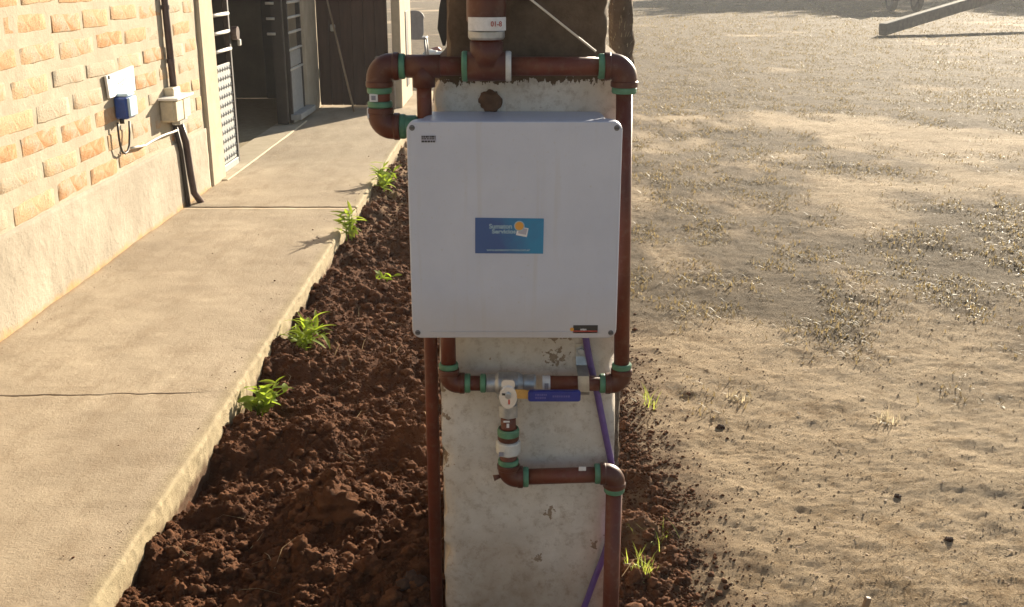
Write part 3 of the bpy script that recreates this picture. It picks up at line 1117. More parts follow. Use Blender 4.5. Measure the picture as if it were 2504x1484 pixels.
# ------------------------------------------------------------------ things on the wall
sg = thing('wall_sign', 'small blank-looking white board with faint marks on the brick wall', 'sign', (XW + .016, 5.62, 1.0))
cs = [at_x(260, 186, XW + .02), at_x(269, 240, XW + .02), at_x(332, 220, XW + .02), at_x(326, 160, XW + .02)]
vs = [p - sg.location for p in cs] + [p - sg.location + Vector((-.012, 0, 0)) for p in cs]
MB().add(vs, [(0, 1, 2, 3), (7, 6, 5, 4), (0, 4, 5, 1), (1, 5, 6, 2), (2, 6, 7, 3), (3, 7, 4, 0)]).build('board', M_sign, sg)
dm = MB()
for k in range(9):
    yy, zz = 5.63 + (k % 5) * .025, 1.01 - (k // 5) * .02 + (k % 5) * .003
    dm.box(Vector((XW + .0215, yy, zz)) - sg.location, (.002, .010, .006))
dm.build('faint_print', M_jbox, sg)
MB().box(Vector((XW + .022, 5.50, 1.052)) - sg.location, (.006, .012, .018), ch=.002).build('nail', M_dark, sg)

so_ = thing('wall_socket', 'blue weatherproof power socket with lid coloured pale as if sunlit on the brick wall', 'socket', (XW, 5.64, .89))
MB().box((.035, 0, -.005), (.07, .13, .115), ch=.010).build('body', M_socket, so_)
MB().box((.076, 0, .000), (.014, .115, .10), ch=.005).build('lid', M_socketcap, so_)  # pale colour carries the sunlit look of the outer face
MB().box((.045, .0, .062), (.06, .11, .016), ch=.004).build('cap', M_socketcap, so_)
MB().tube([(.03, -.05, -.06), (.03, -.05, -.085)], .012, 10).build('cable_gland', M_cable_b, so_)
# cables
cb = []
for (cx_, cy_) in ((875, 820), (878, 900), (876, 985), (866, 1025), (848, 1040), (828, 1025), (815, 985), (806, 930), (800, 880), (798, 830)):
    cb.append(at_x(cx_ * .3608, cy_ * .3608, XW + .028))
o = MB().tube(cb, .006, 8).build('power_cable', M_cable_b)
tag(o, 'black cable hanging in a loop below the blue socket', 'cable')
cb = []
for (cx_, cy_) in ((885, 1004), (930, 995), (985, 985), (1020, 962), (1060, 940), (1095, 922), (1130, 908), (1170, 895), (1205, 880)):
    cb.append(at_x(cx_ * .3608, cy_ * .3608, XW + .030))
o = MB().tube(cb, .007, 8).build('white_cable', M_cable_w)
tag(o, 'white cable running along bricks from black loop to junction box', 'cable')

jb = thing('junction_box', 'cream junction box with sunlit ribbed lid on the brick wall', 'junction box', (XW, 6.43, .775))
MB().box((.045, 0, 0), (.09, .30, .125), ch=.012).build('body', M_jbox, jb)
MB().box((.094, -.075, 0), (.012, .135, .118), ch=.004).build('lid', M_jbox, jb)
MB().box((.094, .075, 0), (.012, .135, .118), ch=.004).build('lid', M_jbox, jb)
MB().box((.06, 0, .072), (.12, .33, .014), ch=.004).build('top_flap', M_sign, jb)
MB().box((.03, .03, .10), (.06, .14, .05), ch=.006).build('conduit_socket', M_jbox, jb)
MB().box((.05, .06, -.082), (.05, .16, .028), ch=.004).build('bracket', M_galv, jb)

cd = thing('conduit', 'brown conduit rising up the wall through the cream junction box', 'conduit', (XW + .03, 6.5, ZS))
L = lambda x, y, z: loc_of(cd, (x, y, z))
base = at_x(452, 490, XW + .04)
MB().tube([L(XW + .028, 6.50, .88), L(XW + .028, 6.49, 1.3), L(XW + .028, 6.48, 2.70)], .021, 12).build('pipe', M_conduit, cd)
MB().tube([L(XW + .030, 6.52, .70), L(XW + .040, 6.60, .55), L(XW + .045, 6.62, .35), L(XW + .05, 6.64, .22), L(XW + .075, 6.69, .145)], .022, 12).build('pipe', M_conduit, cd)
MB().tube([L(XW + .022, 6.46, .70), L(XW + .024, 6.54, .5), L(XW + .026, 6.56, .3), L(XW + .03, 6.57, .14)], .015, 10).build('pipe', M_cable_b, cd)
for z in (1.05, 1.36, 1.7, 2.1):
    MB().lathe(L(XW + .028, 6.49, z), (0, 0, 1), [(-.012, .025), (.012, .025)], 12).build('clip', M_conduit, cd)

# ------------------------------------------------------------------ pillar
PY = 2.28
pil = thing('cement_pillar', 'rough white limewashed pillar carrying the enclosure and pipes', 'pillar', (0, 0, 0))
nz, nx = 90, 26
zz = np.linspace(-.25, 1.40, nz)
def ring_sheet(x0, x1, y0, y1, zz, seed, amp, lean=0.0, rnd=.012):
    """closed ragged rectangular shaft as a grid around its outline"""
    out = []
    pts = []
    n1, n2 = 24, 12
    for k in range(n1): pts.append((x0 + (x1 - x0) * k / n1, y0))
    for k in range(n2): pts.append((x1, y0 + (y1 - y0) * k / n2))
    for k in range(n1): pts.append((x1 - (x1 - x0) * k / n1, y1))
    for k in range(n2): pts.append((x0, y1 - (y1 - y0) * k / n2))
    pts.append(pts[0])
    pts = np.array(pts)
    cx, cy = (x0 + x1) / 2, (y0 + y1) / 2
    V = np.zeros((len(zz), len(pts), 3))
    ax, ay = (pts[:, 0] - cx) / ((x1 - x0) / 2), (pts[:, 1] - cy) / ((y1 - y0) / 2)
    corner = np.clip(np.abs(ax) + np.abs(ay) - 1.86, 0, 1) / .14
    for i, z in enumerate(zz):
        q = pts.copy()
        nx_ = fbm(q[:, 0] * 9 + q[:, 1] * 5, np.full(len(q), z * 9), 4, seed) * amp
        nx_ = nx_ - np.abs(fbm(np.full(len(q), z * 14) + np.sign(ax) * 9, np.sign(ay) * 5 + z * 3, 3, seed + 9)) * corner * .022
        q[:, 0] += np.clip(ax, -1, 1) * (nx_ - corner * rnd * .3)
        q[:, 1] += np.clip(ay, -1, 1) * (nx_ - corner * rnd * .3)
        V[i, :, :2] = q
        V[i, :, 2] = z
    V[:, -1] = V[:, 0]
    cap = V[-1:].copy(); cap[..., 0] = cx; cap[..., 1] = cy
    return np.concatenate([V, cap], 0)


link('shaft', grid_mesh('shaft', ring_sheet(-.177, .236, PY, 3.06, zz, 601, .0035)), M_pillar, pil)
link('upper_shaft', grid_mesh('upper_shaft', ring_sheet(-.150, .196, PY + .012, 3.0, np.linspace(1.402, 3.0, 80), 611, .006)), M_pillar, pil)
# hole with rusty dirt run
c = at_y(1197, 242, PY - .004)
v = I3[0]
q = 1 + .55 * fbm(v[:, 0] * 2.4 + 3, v[:, 2] * 2.4 + v[:, 1], 5, 79, .65)
v = v * q[:, None] * np.array([.0225, .012, .026]) * (1 - .28 * np.clip(v[:, 2:3], -.4, 1)) + np.array(c)
link('mud_lump', np_mesh('mud_lump', v, I3[1].ravel(), np.full(len(I3[1]), 3), True), M_rust, pil)

# rough post behind the pillar's right edge
pts, rs = [], []
rp = thing('rough_post', 'rough bark-edged post rising behind the right of the pillar', 'post', (.302, 3.17, 0))
zz2 = np.linspace(-.2, 3.0, 110)
na = 22
R0 = .033
V = np.zeros((len(zz2), na + 1, 3))
for i, z in enumerate(zz2):
    a = np.linspace(0, 2 * math.pi, na + 1)
    rr_ = R0 * (1 + .20 * fbm(np.cos(a) * 3 + 5, np.sin(a) * 3 + z * 10, 3, 701) + .16 * fbm(np.cos(a) * 8, z * 40 + np.sin(a) * 8, 2, 702))
    V[i, :, 0], V[i, :, 1], V[i, :, 2] = rr_ * np.cos(a) + .006 * math.sin(z * 2), rr_ * np.sin(a), z
V[:, -1] = V[:, 0]
link('trunk', grid_mesh('trunk', V), M_post, rp)
# bright straw fibres added to give the bark a rim-lit edge
nfb = 1500
az = RNG.uniform(0, 6.28, nfb)
zf = RNG.uniform(.9, 3.0, nfb)
me = blades('fibre', R0 * np.cos(az), R0 * np.sin(az), zf, RNG.uniform(.006, .020, nfb), RNG.uniform(.0015, .003, nfb), RNG.uniform(.1, .9, nfb), az, 9, .2)
link('fibres', me, M_straw, rp)['kind'] = 'stuff'

# stay wire slanting down to the pipe
p0, p1 = at_y(1275, -20, 2.19), at_y(1457, 126, 2.19)
o = MB().tube([p0 + (p0 - p1) * .6, p0, p1], .0022, 8).build('stay_wire', M_cable_w)
tag(o, 'thin pale wire slanting down to the pipe elbow', 'wire')

# ------------------------------------------------------------------ enclosure
enc = thing('electrical_enclosure', 'white plastic electrical enclosure with blue sticker mounted on the pillar', 'enclosure', (-.0030, 2.10, .854))
EW, EH = .4265, .452
tilt = Matrix.Rotation(R(-.25), 3, 'Y')


def loft(rings, name, m, parent, smooth=False):
    """rings: list of (outline [(x,z)...], y); closed front and back"""
    mb = MB()
    n_ = len(rings[0][0])
    vs = []
    for o_, y in rings:
        vs += [Vector((x, y, z)) for x, z in o_]
    fs = []
    for i in range(len(rings) - 1):
        for k in range(n_):
            k2 = (k + 1) % n_
            fs.append((i * n_ + k, (i + 1) * n_ + k, (i + 1) * n_ + k2, i * n_ + k2))
    fs.append(tuple(range(n_)))
    fs.append(tuple(range((len(rings) - 1) * n_, len(rings) * n_))[::-1])
    mb.add(vs, fs, smooth)
    return mb.build(name, m, parent)


cz = EH / 2
lid = loft([(round_rect(EW - .004, EH - .004, .017, 5, 0, cz), 0.0),
            (round_rect(EW - .0012, EH - .0012, .018, 5, 0, cz), .0012),
            (round_rect(EW, EH, .018, 5, 0, cz), .004),
            (round_rect(EW, EH, .018, 5, 0, cz), .030)], 'lid', M_encl, enc)
loft([(round_rect(EW - .012, EH - .012, .016, 5, 0, cz), .0305), (round_rect(EW - .012, EH - .012, .016, 5, 0, cz), .036)], 'seal', M_black, enc)
loft([(round_rect(EW - .003, EH - .003, .018, 5, 0, cz), .0365), (round_rect(EW - .003, EH - .003, .018, 5, 0, cz), .046),
      (round_rect(EW - .036, EH - .022, .018, 5, 0, cz + .0085), .070), (round_rect(EW - .042, EH - .026, .02, 5, 0, cz + .0095), .176)], 'body', M_encl, enc)
# groove near the lower lip of the lid
MB().box((0, -.0005, .014), (EW - .075, .002, .0025)).build('lip_rib', M_encl, enc)
for (sx, sz) in ((-1, 1), (1, 1), (-1, -1), (1, -1)):
    x, z = sx * (EW / 2 - .0115), cz + sz * (EH / 2 - .0125)
    sm = MB()
    sm.lathe((x, .0005, z), (0, -1, 0), [(-.001, .0058), (.0012, .0058), (.0018, .0048)], 14)
    scr = sm.build('screw', M_screw, enc)
    MB().box((x, -.0019, z), (.0085, .0012, .0016), ch=.0002).build('slot', M_black, scr)


def epx(px, py):
    p = at_y(px, py, 2.10) - enc.location
    return p.x, p.z


def sticker(corners, name, m, y=-.0009):
    mb = MB()
    pts = [epx(*c_) for c_ in corners]
    mb.prism(pts, y, .0)
    return mb.build(name, m, enc)


def text(s, x, z, h, m, parent, y=-.0014, width=None, bold=.0):
    cu = bpy.data.curves.new('lettering', 'FONT')
    cu.body = s
    cu.size = h * 1.38
    cu.extrude = .0002
    cu.offset = bold
    o = bpy.data.objects.new('lettering', cu)
    COL.objects.link(o)
    cu.materials.append(m)
    o.parent = parent
    o.rotation_euler = (math.pi / 2, 0, 0)
    o.location = (x, y, z)
    bpy.context.view_layer.update()
    k = width / o.dimensions.x if width and o.dimensions.x > 1e-6 else 1.0
    me = bpy.data.meshes.new_from_object(o.evaluated_get(bpy.context.evaluated_depsgraph_get()))
    bpy.data.objects.remove(o)
    o = link('lettering', me, m, parent, (x, y, z))
    o.rotation_euler = (math.pi / 2, 0, 0)
    o.scale = (k, 1, 1)
    return o


st = sticker([(1162, 619), (1328, 620), (1330, 534), (1162, 532)], 'sticker', M_sblue)
x0, z0 = epx(1196, 558)
text('Sumaton', x0, z0, .0095, M_sglow, st, width=epx(1252, 0)[0] - x0, bold=.0004)
x0, z0 = epx(1203, 570)
text('Servicios', x0, z0, .0085, M_sglow, st, width=epx(1262, 0)[0] - x0, bold=.0004)
x0, z0 = epx(1190, 613)
text('www.sumatonservicios.com.ar', x0, z0, .0048, M_sglow, st, width=epx(1300, 0)[0] - x0, bold=.0002)
sq = MB()
cx_, cz_ = epx(1277, 566)
Mr = Matrix.Rotation(R(11), 3, 'Y')
sq.box((cx_, -.0012, cz_), (.0225, .0006, .0185), Mr)
sq.build('emblem_square', M_swhite, st)
MB().box((cx_ + .0008, -.0016, cz_ + .0012), (.0165, .0006, .0125), Mr).build('emblem_inset', M_sgrey, st)
cx_, cz_ = epx(1270, 552)
MB().lathe((cx_, -.0016, cz_), (0, -1, 0), [(0, .0108), (.0003, .0108)], 24).build('emblem_ring', M_sglow, st)
MB().lathe((cx_, -.0020, cz_), (0, -1, 0), [(0, .0088), (.0003, .0088)], 24).build('emblem_disc', M_sorange, st)

st = sticker([(1401, 814), (1461, 814), (1462, 795), (1402, 795)], 'sticker', M_black)
st['label'] = 'small black and red maker sticker in the lower right corner'
sx0, sz0 = epx(1401, 814)
sx1, sz1 = epx(1461, 808)
MB().box(((sx0 + sx1) / 2, -.0012, (sz0 + sz1) / 2 + .0003), (sx1 - sx0, .0006, .0050)).build('red_band', M_red, st)
MB().lathe((epx(1413, 0)[0], -.0012, epx(0, 803)[1]), (0, -1, 0), [(0, .0042), (.0003, .0042)], 16).build('emblem', M_sorange, st)
x0, z0 = epx(1419, 807)
text('ombaro', x0, z0, .0048, M_swhite, st, width=epx(1452, 0)[0] - x0, bold=.0002)
st = sticker([(1030, 348), (1066, 348), (1066, 331), (1030, 331)], 'sticker', M_sgrey)
st['label'] = 'tiny grey sticker with dark print in the upper left corner'
pm = MB()
rr = random.Random(3)
for rz in (334, 339, 345.5):
    xx = 1031
    while xx < 1064:
        wd = rr.uniform(2, 7)
        a, zc = epx(xx, rz)
        b_, _ = epx(min(xx + wd, 1065), rz)
        pm.box(((a + b_) / 2, -.0012, zc), (b_ - a, .0005, .0034 if rz != 339 else .002))
        xx += wd + rr.uniform(.6, 2)
pm.build('dark_print', M_black, st)

# ------------------------------------------------------------------ pipework
pw = thing('water_pipework', 'brown plastic water pipes with green collars and blue levered valve', 'pipework', (0, 0, 0))
PYC = 2.222


def pipe(a, b, r=.0175):
    mb = MB().tube([a, b], r, 20)
    return mb.build('pipe', M_pipe, pw)


def ring(c_, ax, r, parent, h=.013, m=None, name='collar'):
    n_ = MB().lathe(Vector(c_) - Vector(ax) * h / 2, ax, [(0, r * .93), (h * .22, r), (h * .78, r), (h, r * .93)], 20)
    return n_.build(name, m or M_green, parent)


def elbow(c_, d1, d2, r=.0235, a=.040, collars=(True, True), rp_=.0175):
    c_, d1, d2 = Vector(c_), Vector(d1), Vector(d2)
    b_ = a * .62
    path = [c_ + d1 * a, c_ + d1 * b_] + arc(c_, d1, d2, b_, 8)[1:-1] + [c_ + d2 * b_, c_ + d2 * a]
    mb = MB().tube(path, r, 20)
    # socket beads
    for d_ in (d1, d2):
        mb.lathe(c_ + d_ * (a - .013), d_, [(0, r), (.002, r * 1.07), (.011, r * 1.07), (.013, r)], 20)
    o = mb.build('elbow', M_fit, pw)
    for d_, on in ((d1, collars[0]), (d2, collars[1])):
        if on:
            ring(c_ + d_ * (a + .006), d_, r * .98, o)
    return o


Xp, Zp, Yp = Vector((1, 0, 0)), Vector((0, 0, 1)), Vector((0, 1, 0))
ZU = at_y(1300, 162, PYC).z          # upper run height
XL, XR, XT, XC = at_y(926, 162, PYC).x, at_y(1528, 162, PYC).x, at_y(1037, 230, PYC).x, at_y(1190, 160, PYC).x
elbow((XL, PYC, ZU), Xp, -Zp, .0265, .042)
elbow((XR, PYC, ZU), -Xp, -Zp, .0265, .042)
pipe((XL + .03, PYC, ZU), (XC - .04, PYC, ZU), .0195)
pipe((XC + .04, PYC, ZU), (XR - .03, PYC, ZU), .0195)
# supply tee and its long drop to the ground
tee = MB().tube([(XT - .035, PYC, ZU), (XT + .035, PYC, ZU)], .0235, 20)
tee.tube([(XT, PYC, ZU), (XT, PYC, ZU - .042)], .0235, 20)
to = tee.build('tee', M_fit, pw)
MB().tube([(XT, PYC, ZU - .035), (XT, PYC, ZU - .1), (XT - .002, PYC + .10, .95), (XT - .009, PYC + .115, .8), (XT - .010, PYC + .12, -.12)], .0155, 20).build('pipe', M_pipe, pw)
# central riser
tee = MB().tube([(XC - .042, PYC, ZU), (XC + .042, PYC, ZU)], .030, 20)
tee.tube([(XC, PYC, ZU), (XC, PYC, ZU + .05)], .034, 20)
to = tee.build('tee', M_fit, pw)
ring((XC - .044, PYC, ZU), Xp, .031, to)
ring((XC + .044, PYC, ZU), Xp, .031, to, m=M_whitepl, name='pale_collar')
ring((XC, PYC, ZU + .064), Zp, .0372, to, .020, M_nickel, 'pale_collar')
pipe((XC, PYC, ZU + .04), (XC, PYC, 2.9), .031)
rb = MB().lathe((XC, PYC, ZU + .135), (0, 0, 1), [(-.05, .034), (-.045, .040), (.02, .040), (.025, .034)], 20).build('coupling', M_fit, pw)
ring((XC, PYC, ZU + .168), Zp, .036, rb, .016, M_whitepl, 'pale_collar')
lx0, lx1 = at_y(1148, 58, PYC - .036).x, at_y(1233, 58, PYC - .036).x
lz0, lz1 = at_y(1190, 75, PYC - .036).z, at_y(1190, 42, PYC - .036).z
# curved paper label on the coupling
lab = MB()
nl_ = 10
rad = .050
cxl = (lx0 + lx1) / 2
vs = []
for j in range(2):
    for k in range(nl_ + 1):
        u = -1 + 2 * k / nl_
        ang = u * .86
        vs.append((cxl + rad * math.sin(ang), PYC + .006 - rad * math.cos(ang), (lz0, lz1)[j]))
fs = [(k, k + 1, nl_ + 2 + k, nl_ + 1 + k) for k in range(nl_)]
vs += [(x, y + .0012, z) for x, y, z in vs]
m2 = 2 * (nl_ + 1)
fs += [tuple(m2 + q for q in f)[::-1] for f in fs]
lab.add(vs, fs, True)
lo = lab.build('label', M_paper, pw)
tx = text('01-8', cxl + .008, (lz0 + lz1) / 2 - .004, .010, M_ragr, lo, y=PYC - .0455, width=.022, bold=.0003)
ring((XC, PYC, ZU + .21), Zp, .037, pw, .03, M_fit, 'sleeve')
# left loop into the enclosure
ZL = at_y(930, 309, PYC).z
pipe((XL, PYC, ZU - .03), (XL, PYC, ZL + .03), .0215)
s_ = MB().box((XL - .010, PYC - .0225, at_y(915, 236, PYC).z), (.017, .003, .016), ch=.0008).build('tag', M_paper, pw)
MB().box((XL - .010, PYC - .0244, at_y(915, 236, PYC).z), (.009, .001, .009)).build('tag_print', M_paper2, s_)
MB().box((XL - .0235, PYC - .010, at_y(897, 274, PYC).z), (.004, .012, .022), ch=.0008).build('tag', M_paper, pw)
el = elbow((XL, PYC, ZL), Zp, Xp, .0265, .040)
MB().lathe((XL + .04, PYC, ZL), Xp, [(0, .020), (.003, .0235), (.034, .0235), (.036, .019), (.055, .019)], 20).build('connector', M_green, pw)
# right drop
ZH = at_y(1300, 937, PYC).z
XD = at_y(1520, 900, PYC).x
pipe((XR, PYC, ZU - .03), (XD, PYC, ZH + .03), .0172)
e3 = elbow((XD, PYC, ZH), Zp, -Xp, .0225, .036)
XI = at_y(1097, 900, PYC).x
pipe((XI, PYC, .90), (XI, PYC, ZH + .03), .0168)
e4 = elbow((XI, PYC, ZH), Zp, Xp, .0225, .036)
XV = at_y(1243, 960, PYC).x
xa, xb_ = at_y(1183, 937, PYC).x, at_y(1328, 937, PYC).x
pipe((XI + .03, PYC, ZH), (xa - .004, PYC, ZH), .0172)
pipe((xb_, PYC, ZH), (XD - .03, PYC, ZH), .0172)
q = MB().lathe((xa - .008, PYC, ZH), Xp, [(0, .0185), (.002, .0215), (.011, .0215), (.013, .0185)], 20).build('collar', M_green, pw)
xs1, xs2 = at_y(1327, 937, PYC - .02).x, at_y(1346, 937, PYC - .02).x
wr = MB().lathe((xs1, PYC, ZH), Xp, [(0, .0178), (xs2 - xs1, .0178)], 20).build('label', M_paper, pw)
MB().box(((xs1 + xs2) / 2, PYC - .018, ZH), (.009, .001, .014)).build('label_print', M_paper2, wr)

# ball valve
vb = MB()
vb.lathe((xa + .006, PYC, ZH), Xp, [(0, .019), (.001, .022), (.022, .022), (.026, .0185), (.032, .0185)], 8)
vb.lathe((XV - .034, PYC, ZH), Xp, [(0, .018), (.012, .026), (.056, .026), (.068, .018)], 20)
vb.lathe((XV + .032, PYC, ZH), Xp, [(0, .019), (.004, .022), (.026, .022), (.03, .019)], 8)
vb.lathe((XV, PYC, ZH + .005), -Zp, [(0, .026), (.040, .025), (.044, .021), (.05, .0215)], 20)
vb.lathe((XV, PYC, ZH), -Yp, [(0, .016), (.045, .013)], 14)
valve = vb.build('valve_body', M_nickel, pw)
YV = PYC - .058
# teardrop cap over the stem
out = []
for k in range(24):
    a = 2 * math.pi * k / 24
    x, z = .0195 * math.cos(a), .0195 * math.sin(a) * 1.38
    if x > .014 and z > 0:
        x = min(x, .0195)
    out.append((x, z - .004))
zc = at_y(1243, 966, YV).z
cap = MB().prism(out, -.004, .004, None, (XV, YV, zc))
cap.prism([(p[0] * .92, p[1] * .92) for p in out], -.0052, -.004, None, (XV, YV, zc))
cap.prism(round_rect(.030, .020, .008, 4), -.012, -.0052, None, (XV, YV + .010, zc + .026))
co_ = cap.build('handle_cap', M_chrome, pw)
MB().lathe((XV, YV - .005, zc + .002), -Yp, [(0, .0075), (.004, .0075), (.005, .005)], 6).build('stem_nut', M_nickel, co_)
MB().box((XV - .008, YV - .0056, zc + .004), (.011, .001, .005)).build('stamped_mark', M_black, co_)
MB().box((XV + .002, YV - .0056, zc - .014), (.004, .001, .011)).build('stamped_mark', M_red, co_)
# lever
xl0, xl1, xl2 = at_y(1262, 966, YV).x, at_y(1291, 966, YV).x, at_y(1420, 966, YV).x
lv = MB()
lv.prism([(xl0 - .012, -.009), (xl0 + .012, -.009), (xl1 + .01, -.0105), (xl1 + .01, .0085), (xl0 + .012, .0125), (xl0 - .012, .012)], YV - .001, YV + .002, None, (0, 0, zc + .001))
lvo = lv.build('lever', M_brass, pw)
gp = MB()
gw, gh = xl2 - xl1, .0255
rings = []
for y, s_ in ((-.006, .90), (-.0035, 1.0), (.0035, 1.0), (.006, .9)):
    rings.append(([((xl1 + xl2) / 2 + x * (1 if s_ == 1 else .985), zc - .001 + z * s_) for x, z in round_rect(gw, gh, .006, 4)], YV + y))
loft(rings, 'grip', M_blue, lvo)
tm = mat('faint grip print', (.10, .10, .34), .4)
gm = MB()
rr = random.Random(8)
for (a_, b_, zo) in ((.016, .040, .003), (.016, .040, -.004), (.054, .092, -.0005)):
    u = a_
    while u < b_:
        wd = rr.uniform(.002, .005)
        gm.box((xl1 + u + wd / 2, YV - .0062, zc + zo), (wd, .0006, .0042))
        u += wd + .0012
gm.build('faint_print', tm, lvo)
# drop below the valve
zz_ = lambda py: at_y(1243, py, PYC).z
hx = MB().lathe((XV, PYC, zz_(1017)), Zp, [(0, .021), (.002, .024), (.030, .024), (.033, .021)], 6).build('hex_nut', M_nickel, pw)
pipe((XV, PYC, zz_(1085)), (XV, PYC, zz_(1008)), .0172)
s_ = MB().box((XV - .004, PYC - .0178, zz_(1023)), (.014, .001, .004)).build('tag_print', M_paper, pw)
MB().box((XV - .001, PYC - .0178, zz_(1033)), (.006, .001, .010)).build('tag_print', M_paper, pw)
sk = MB().lathe((XV, PYC, zz_(1076)), Zp, [(0, .022), (.004, .0245), (.028, .0245), (.031, .0195)], 20).build('socket', M_fit, pw)
ring((XV, PYC, zz_(1056)), Zp, .0252, sk, .020)
un = MB()
un.lathe((XV, PYC, zz_(1108)), Zp, [(0, .026), (.003, .0285), (.028, .0285), (.031, .0275), (.033, .022)], 8)
uo = un.build('union_nut', M_whitepl, pw)
MB().box((XV - .016, PYC - .0275, zz_(1098)), (.011, .002, .010)).build('label_print', M_paper2, uo)
pipe((XV, PYC, zz_(1150)), (XV, PYC, zz_(1100)), .0195)
ZE = zz_(1166)
e5 = elbow((XV, PYC, ZE), Zp, Xp, .0245, .034)
ZE2 = at_y(1500, 1158, PYC).z
X6 = at_y(1503, 1160, PYC).x
pipe((XV + .03, PYC, ZE), (X6 - .03, PYC, ZE2 - .002), .0185)
e6 = elbow((X6, PYC, ZE2), -Xp, -Zp, .0245, .034)
pipe((X6, PYC, ZE2 - .03), (at_y(1492, 1484, PYC).x, PYC - .012, -.12), .0192)
MB().tube([(XV - .018, PYC - .004, ZE + .004), (XV - .034, PYC - .006, ZE + .000)], [.0045, .0075], 8).build('drain_stub', M_fit, pw)
c_ = at_y(1424, 1146, PYC - .019)
MB().box(c_, (.017, .002, .010), ch=.0006).build('tag', M_paper, pw)
# galvanised clamp strap
cs = thing('pipe_strap', 'galvanised strap bolted to the pillar holding the lower pipe', 'strap', (at_y(1420, 900, PY).x, PY, ZH))
xx = 0
zb = at_y(1415, 858, PY).z - ZH
path = [(PY - .002, zb + .018), (PY - .002, zb - .012), (PY - .010, zb - .03), (PYC - .020, .026), (PYC - .0205, .010), (PYC - .0205, -.012), (PYC - .012, -.022), (PY - .004, -.026)]
vs, fs = [], []
for (y, z) in path:
    for sx in (-.0125, .0125):
        for dy in (0, -.0022):
            vs.append((sx + .004 * (zb - z) / .1, y + dy - PY, z))
for i in range(len(path) - 1):
    a, b_ = i * 4, (i + 1) * 4
    fs += [(a + 1, a + 3, b_ + 3, b_ + 1), (a, b_, b_ + 2, a + 2), (a, a + 1, b_ + 1, b_), (a + 2, b_ + 2, b_ + 3, a + 3)]
fs += [(0, 2, 3, 1), (len(vs) - 4, len(vs) - 3, len(vs) - 1, len(vs) - 2)]
MB().add(vs, fs).build('strap', M_galv, cs)
MB().lathe((0, -.004, zb + .002), (0, -1, 0), [(0, .013), (.002, .013), (.002, .008), (.009, .008), (.010, .006)], 6).build('bolt', M_nickel, cs)

# purple hose down the pillar
hp = []
for (hx_, hy_) in ((1429, 800), (1436, 850), (1446, 900), (1458, 950), (1470, 1010), (1483, 1075), (1494, 1130), (1499, 1190), (1498, 1250), (1490, 1310), (1476, 1360), (1456, 1410), (1436, 1465), (1420, 1510), (1400, 1580), (1380, 1680)):
    hp.append(at_y(hx_, hy_, PY - .013))
dense = []
for i in range(len(hp) - 1):
    p0_, p1_, p2_, p3_ = hp[max(i - 1, 0)], hp[i], hp[i + 1], hp[min(i + 2, len(hp) - 1)]
    for k in range(4):
        t_ = k / 4
        dense.append(.5 * ((2 * p1_) + (p2_ - p0_) * t_ + (2 * p0_ - 5 * p1_ + 4 * p2_ - p3_) * t_ ** 2 + (3 * p1_ - p0_ - 3 * p2_ + p3_) * t_ ** 3))
dense.append(hp[-1])
o = MB().tube(dense, .0078, 12).build('garden_hose', M_purple)
tag(o, 'purple hose running down the face of the white pillar', 'hose')

# ------------------------------------------------------------------ plants
def leaf_mesh(name, L, W, fold=.25, droop=.5, n=5):
    vs, fs = [], []
    for i in range(n + 1):
        u = i / n
        wd = W / 2 * (math.sin(math.pi * min(1, u * .93 + .06)) ** .8) * (1 - .25 * u)
        if i == n:
            wd = W * .02
        x = L * u * (1 - .12 * droop * u)
        z = L * (.25 * u - droop * u * u * .55)
        vs += [(x, -wd, z + wd * fold), (x, 0, z), (x, wd, z + wd * fold)]
    for i in range(n):
        a = i * 3
        fs += [(a, a + 1, a + 4, a + 3), (a + 1, a + 2, a + 5, a + 4)]
    me = bpy.data.meshes.new(name)
    me.from_pydata(vs, [], fs)
    me.polygons.foreach_set('use_smooth', [True] * len(fs))
    me.update()
    return me


LV = {'long': [leaf_mesh('leaf', .115, .022, .3, .5), leaf_mesh('leaf', .095, .020, .2, .8), leaf_mesh('leaf', .08, .022, .3, .2)],
      'round': [leaf_mesh('leaf', .050, .030, .25, .4), leaf_mesh('leaf', .040, .026, .2, .6), leaf_mesh('leaf', .060, .028, .3, .3)],
      'mid': [leaf_mesh('leaf', .085, .030, .25, .5), leaf_mesh('leaf', .065, .026, .25, .7), leaf_mesh('leaf', .10, .028, .25, .3)]}
for l_ in LV.values():
    for me in l_:
        me.materials.append(M_leaf)


def plant(x, y, label, kind, stems, per, height, spread, scale=1.0, seed=0, dirx=0.0):
    rr = random.Random(seed)
    z = float(bed_h(np.array([x]), np.array([y]))[0]) - .004
    t = thing('weed', label, 'weed', (x, y, z))
    for s in range(stems):
        a = rr.uniform(0, 6.28)
        ht = height * rr.uniform(.55, 1.0)
        lean = Vector((math.cos(a), math.sin(a), 0)) * spread * rr.uniform(.2, 1.0) + Vector((dirx, 0, 0))
        b0 = Vector((rr.uniform(-.02, .02), rr.uniform(-.03, .03), 0))
        pts = [b0 + lean * (u * u) + Vector((0, 0, ht * u)) for u in (0, .35, .7, 1)]
        MB().tube(pts, [.0028, .0024, .002, .0012], 6).build('stem', M_leaf, t)
        for k in range(per):
            u = .2 + .8 * (k + rr.uniform(0, .6)) / per
            p = b0 + lean * (u * u) + Vector((0, 0, ht * u))
            o = bpy.data.objects.new('leaf', rr.choice(LV[kind]))
            COL.objects.link(o)
            o.parent = t
            o.location = p
            o.rotation_euler = (rr.uniform(-.5, .5), rr.uniform(-.75, .25), a + k * 2.4 + rr.uniform(-.5, .5))
            sc_ = 1.0 * scale * rr.uniform(.5, 1.2)
            o.scale = (sc_, sc_ * rr.uniform(.6, 1.1), sc_ * rr.uniform(.6, 1.6))
    return t


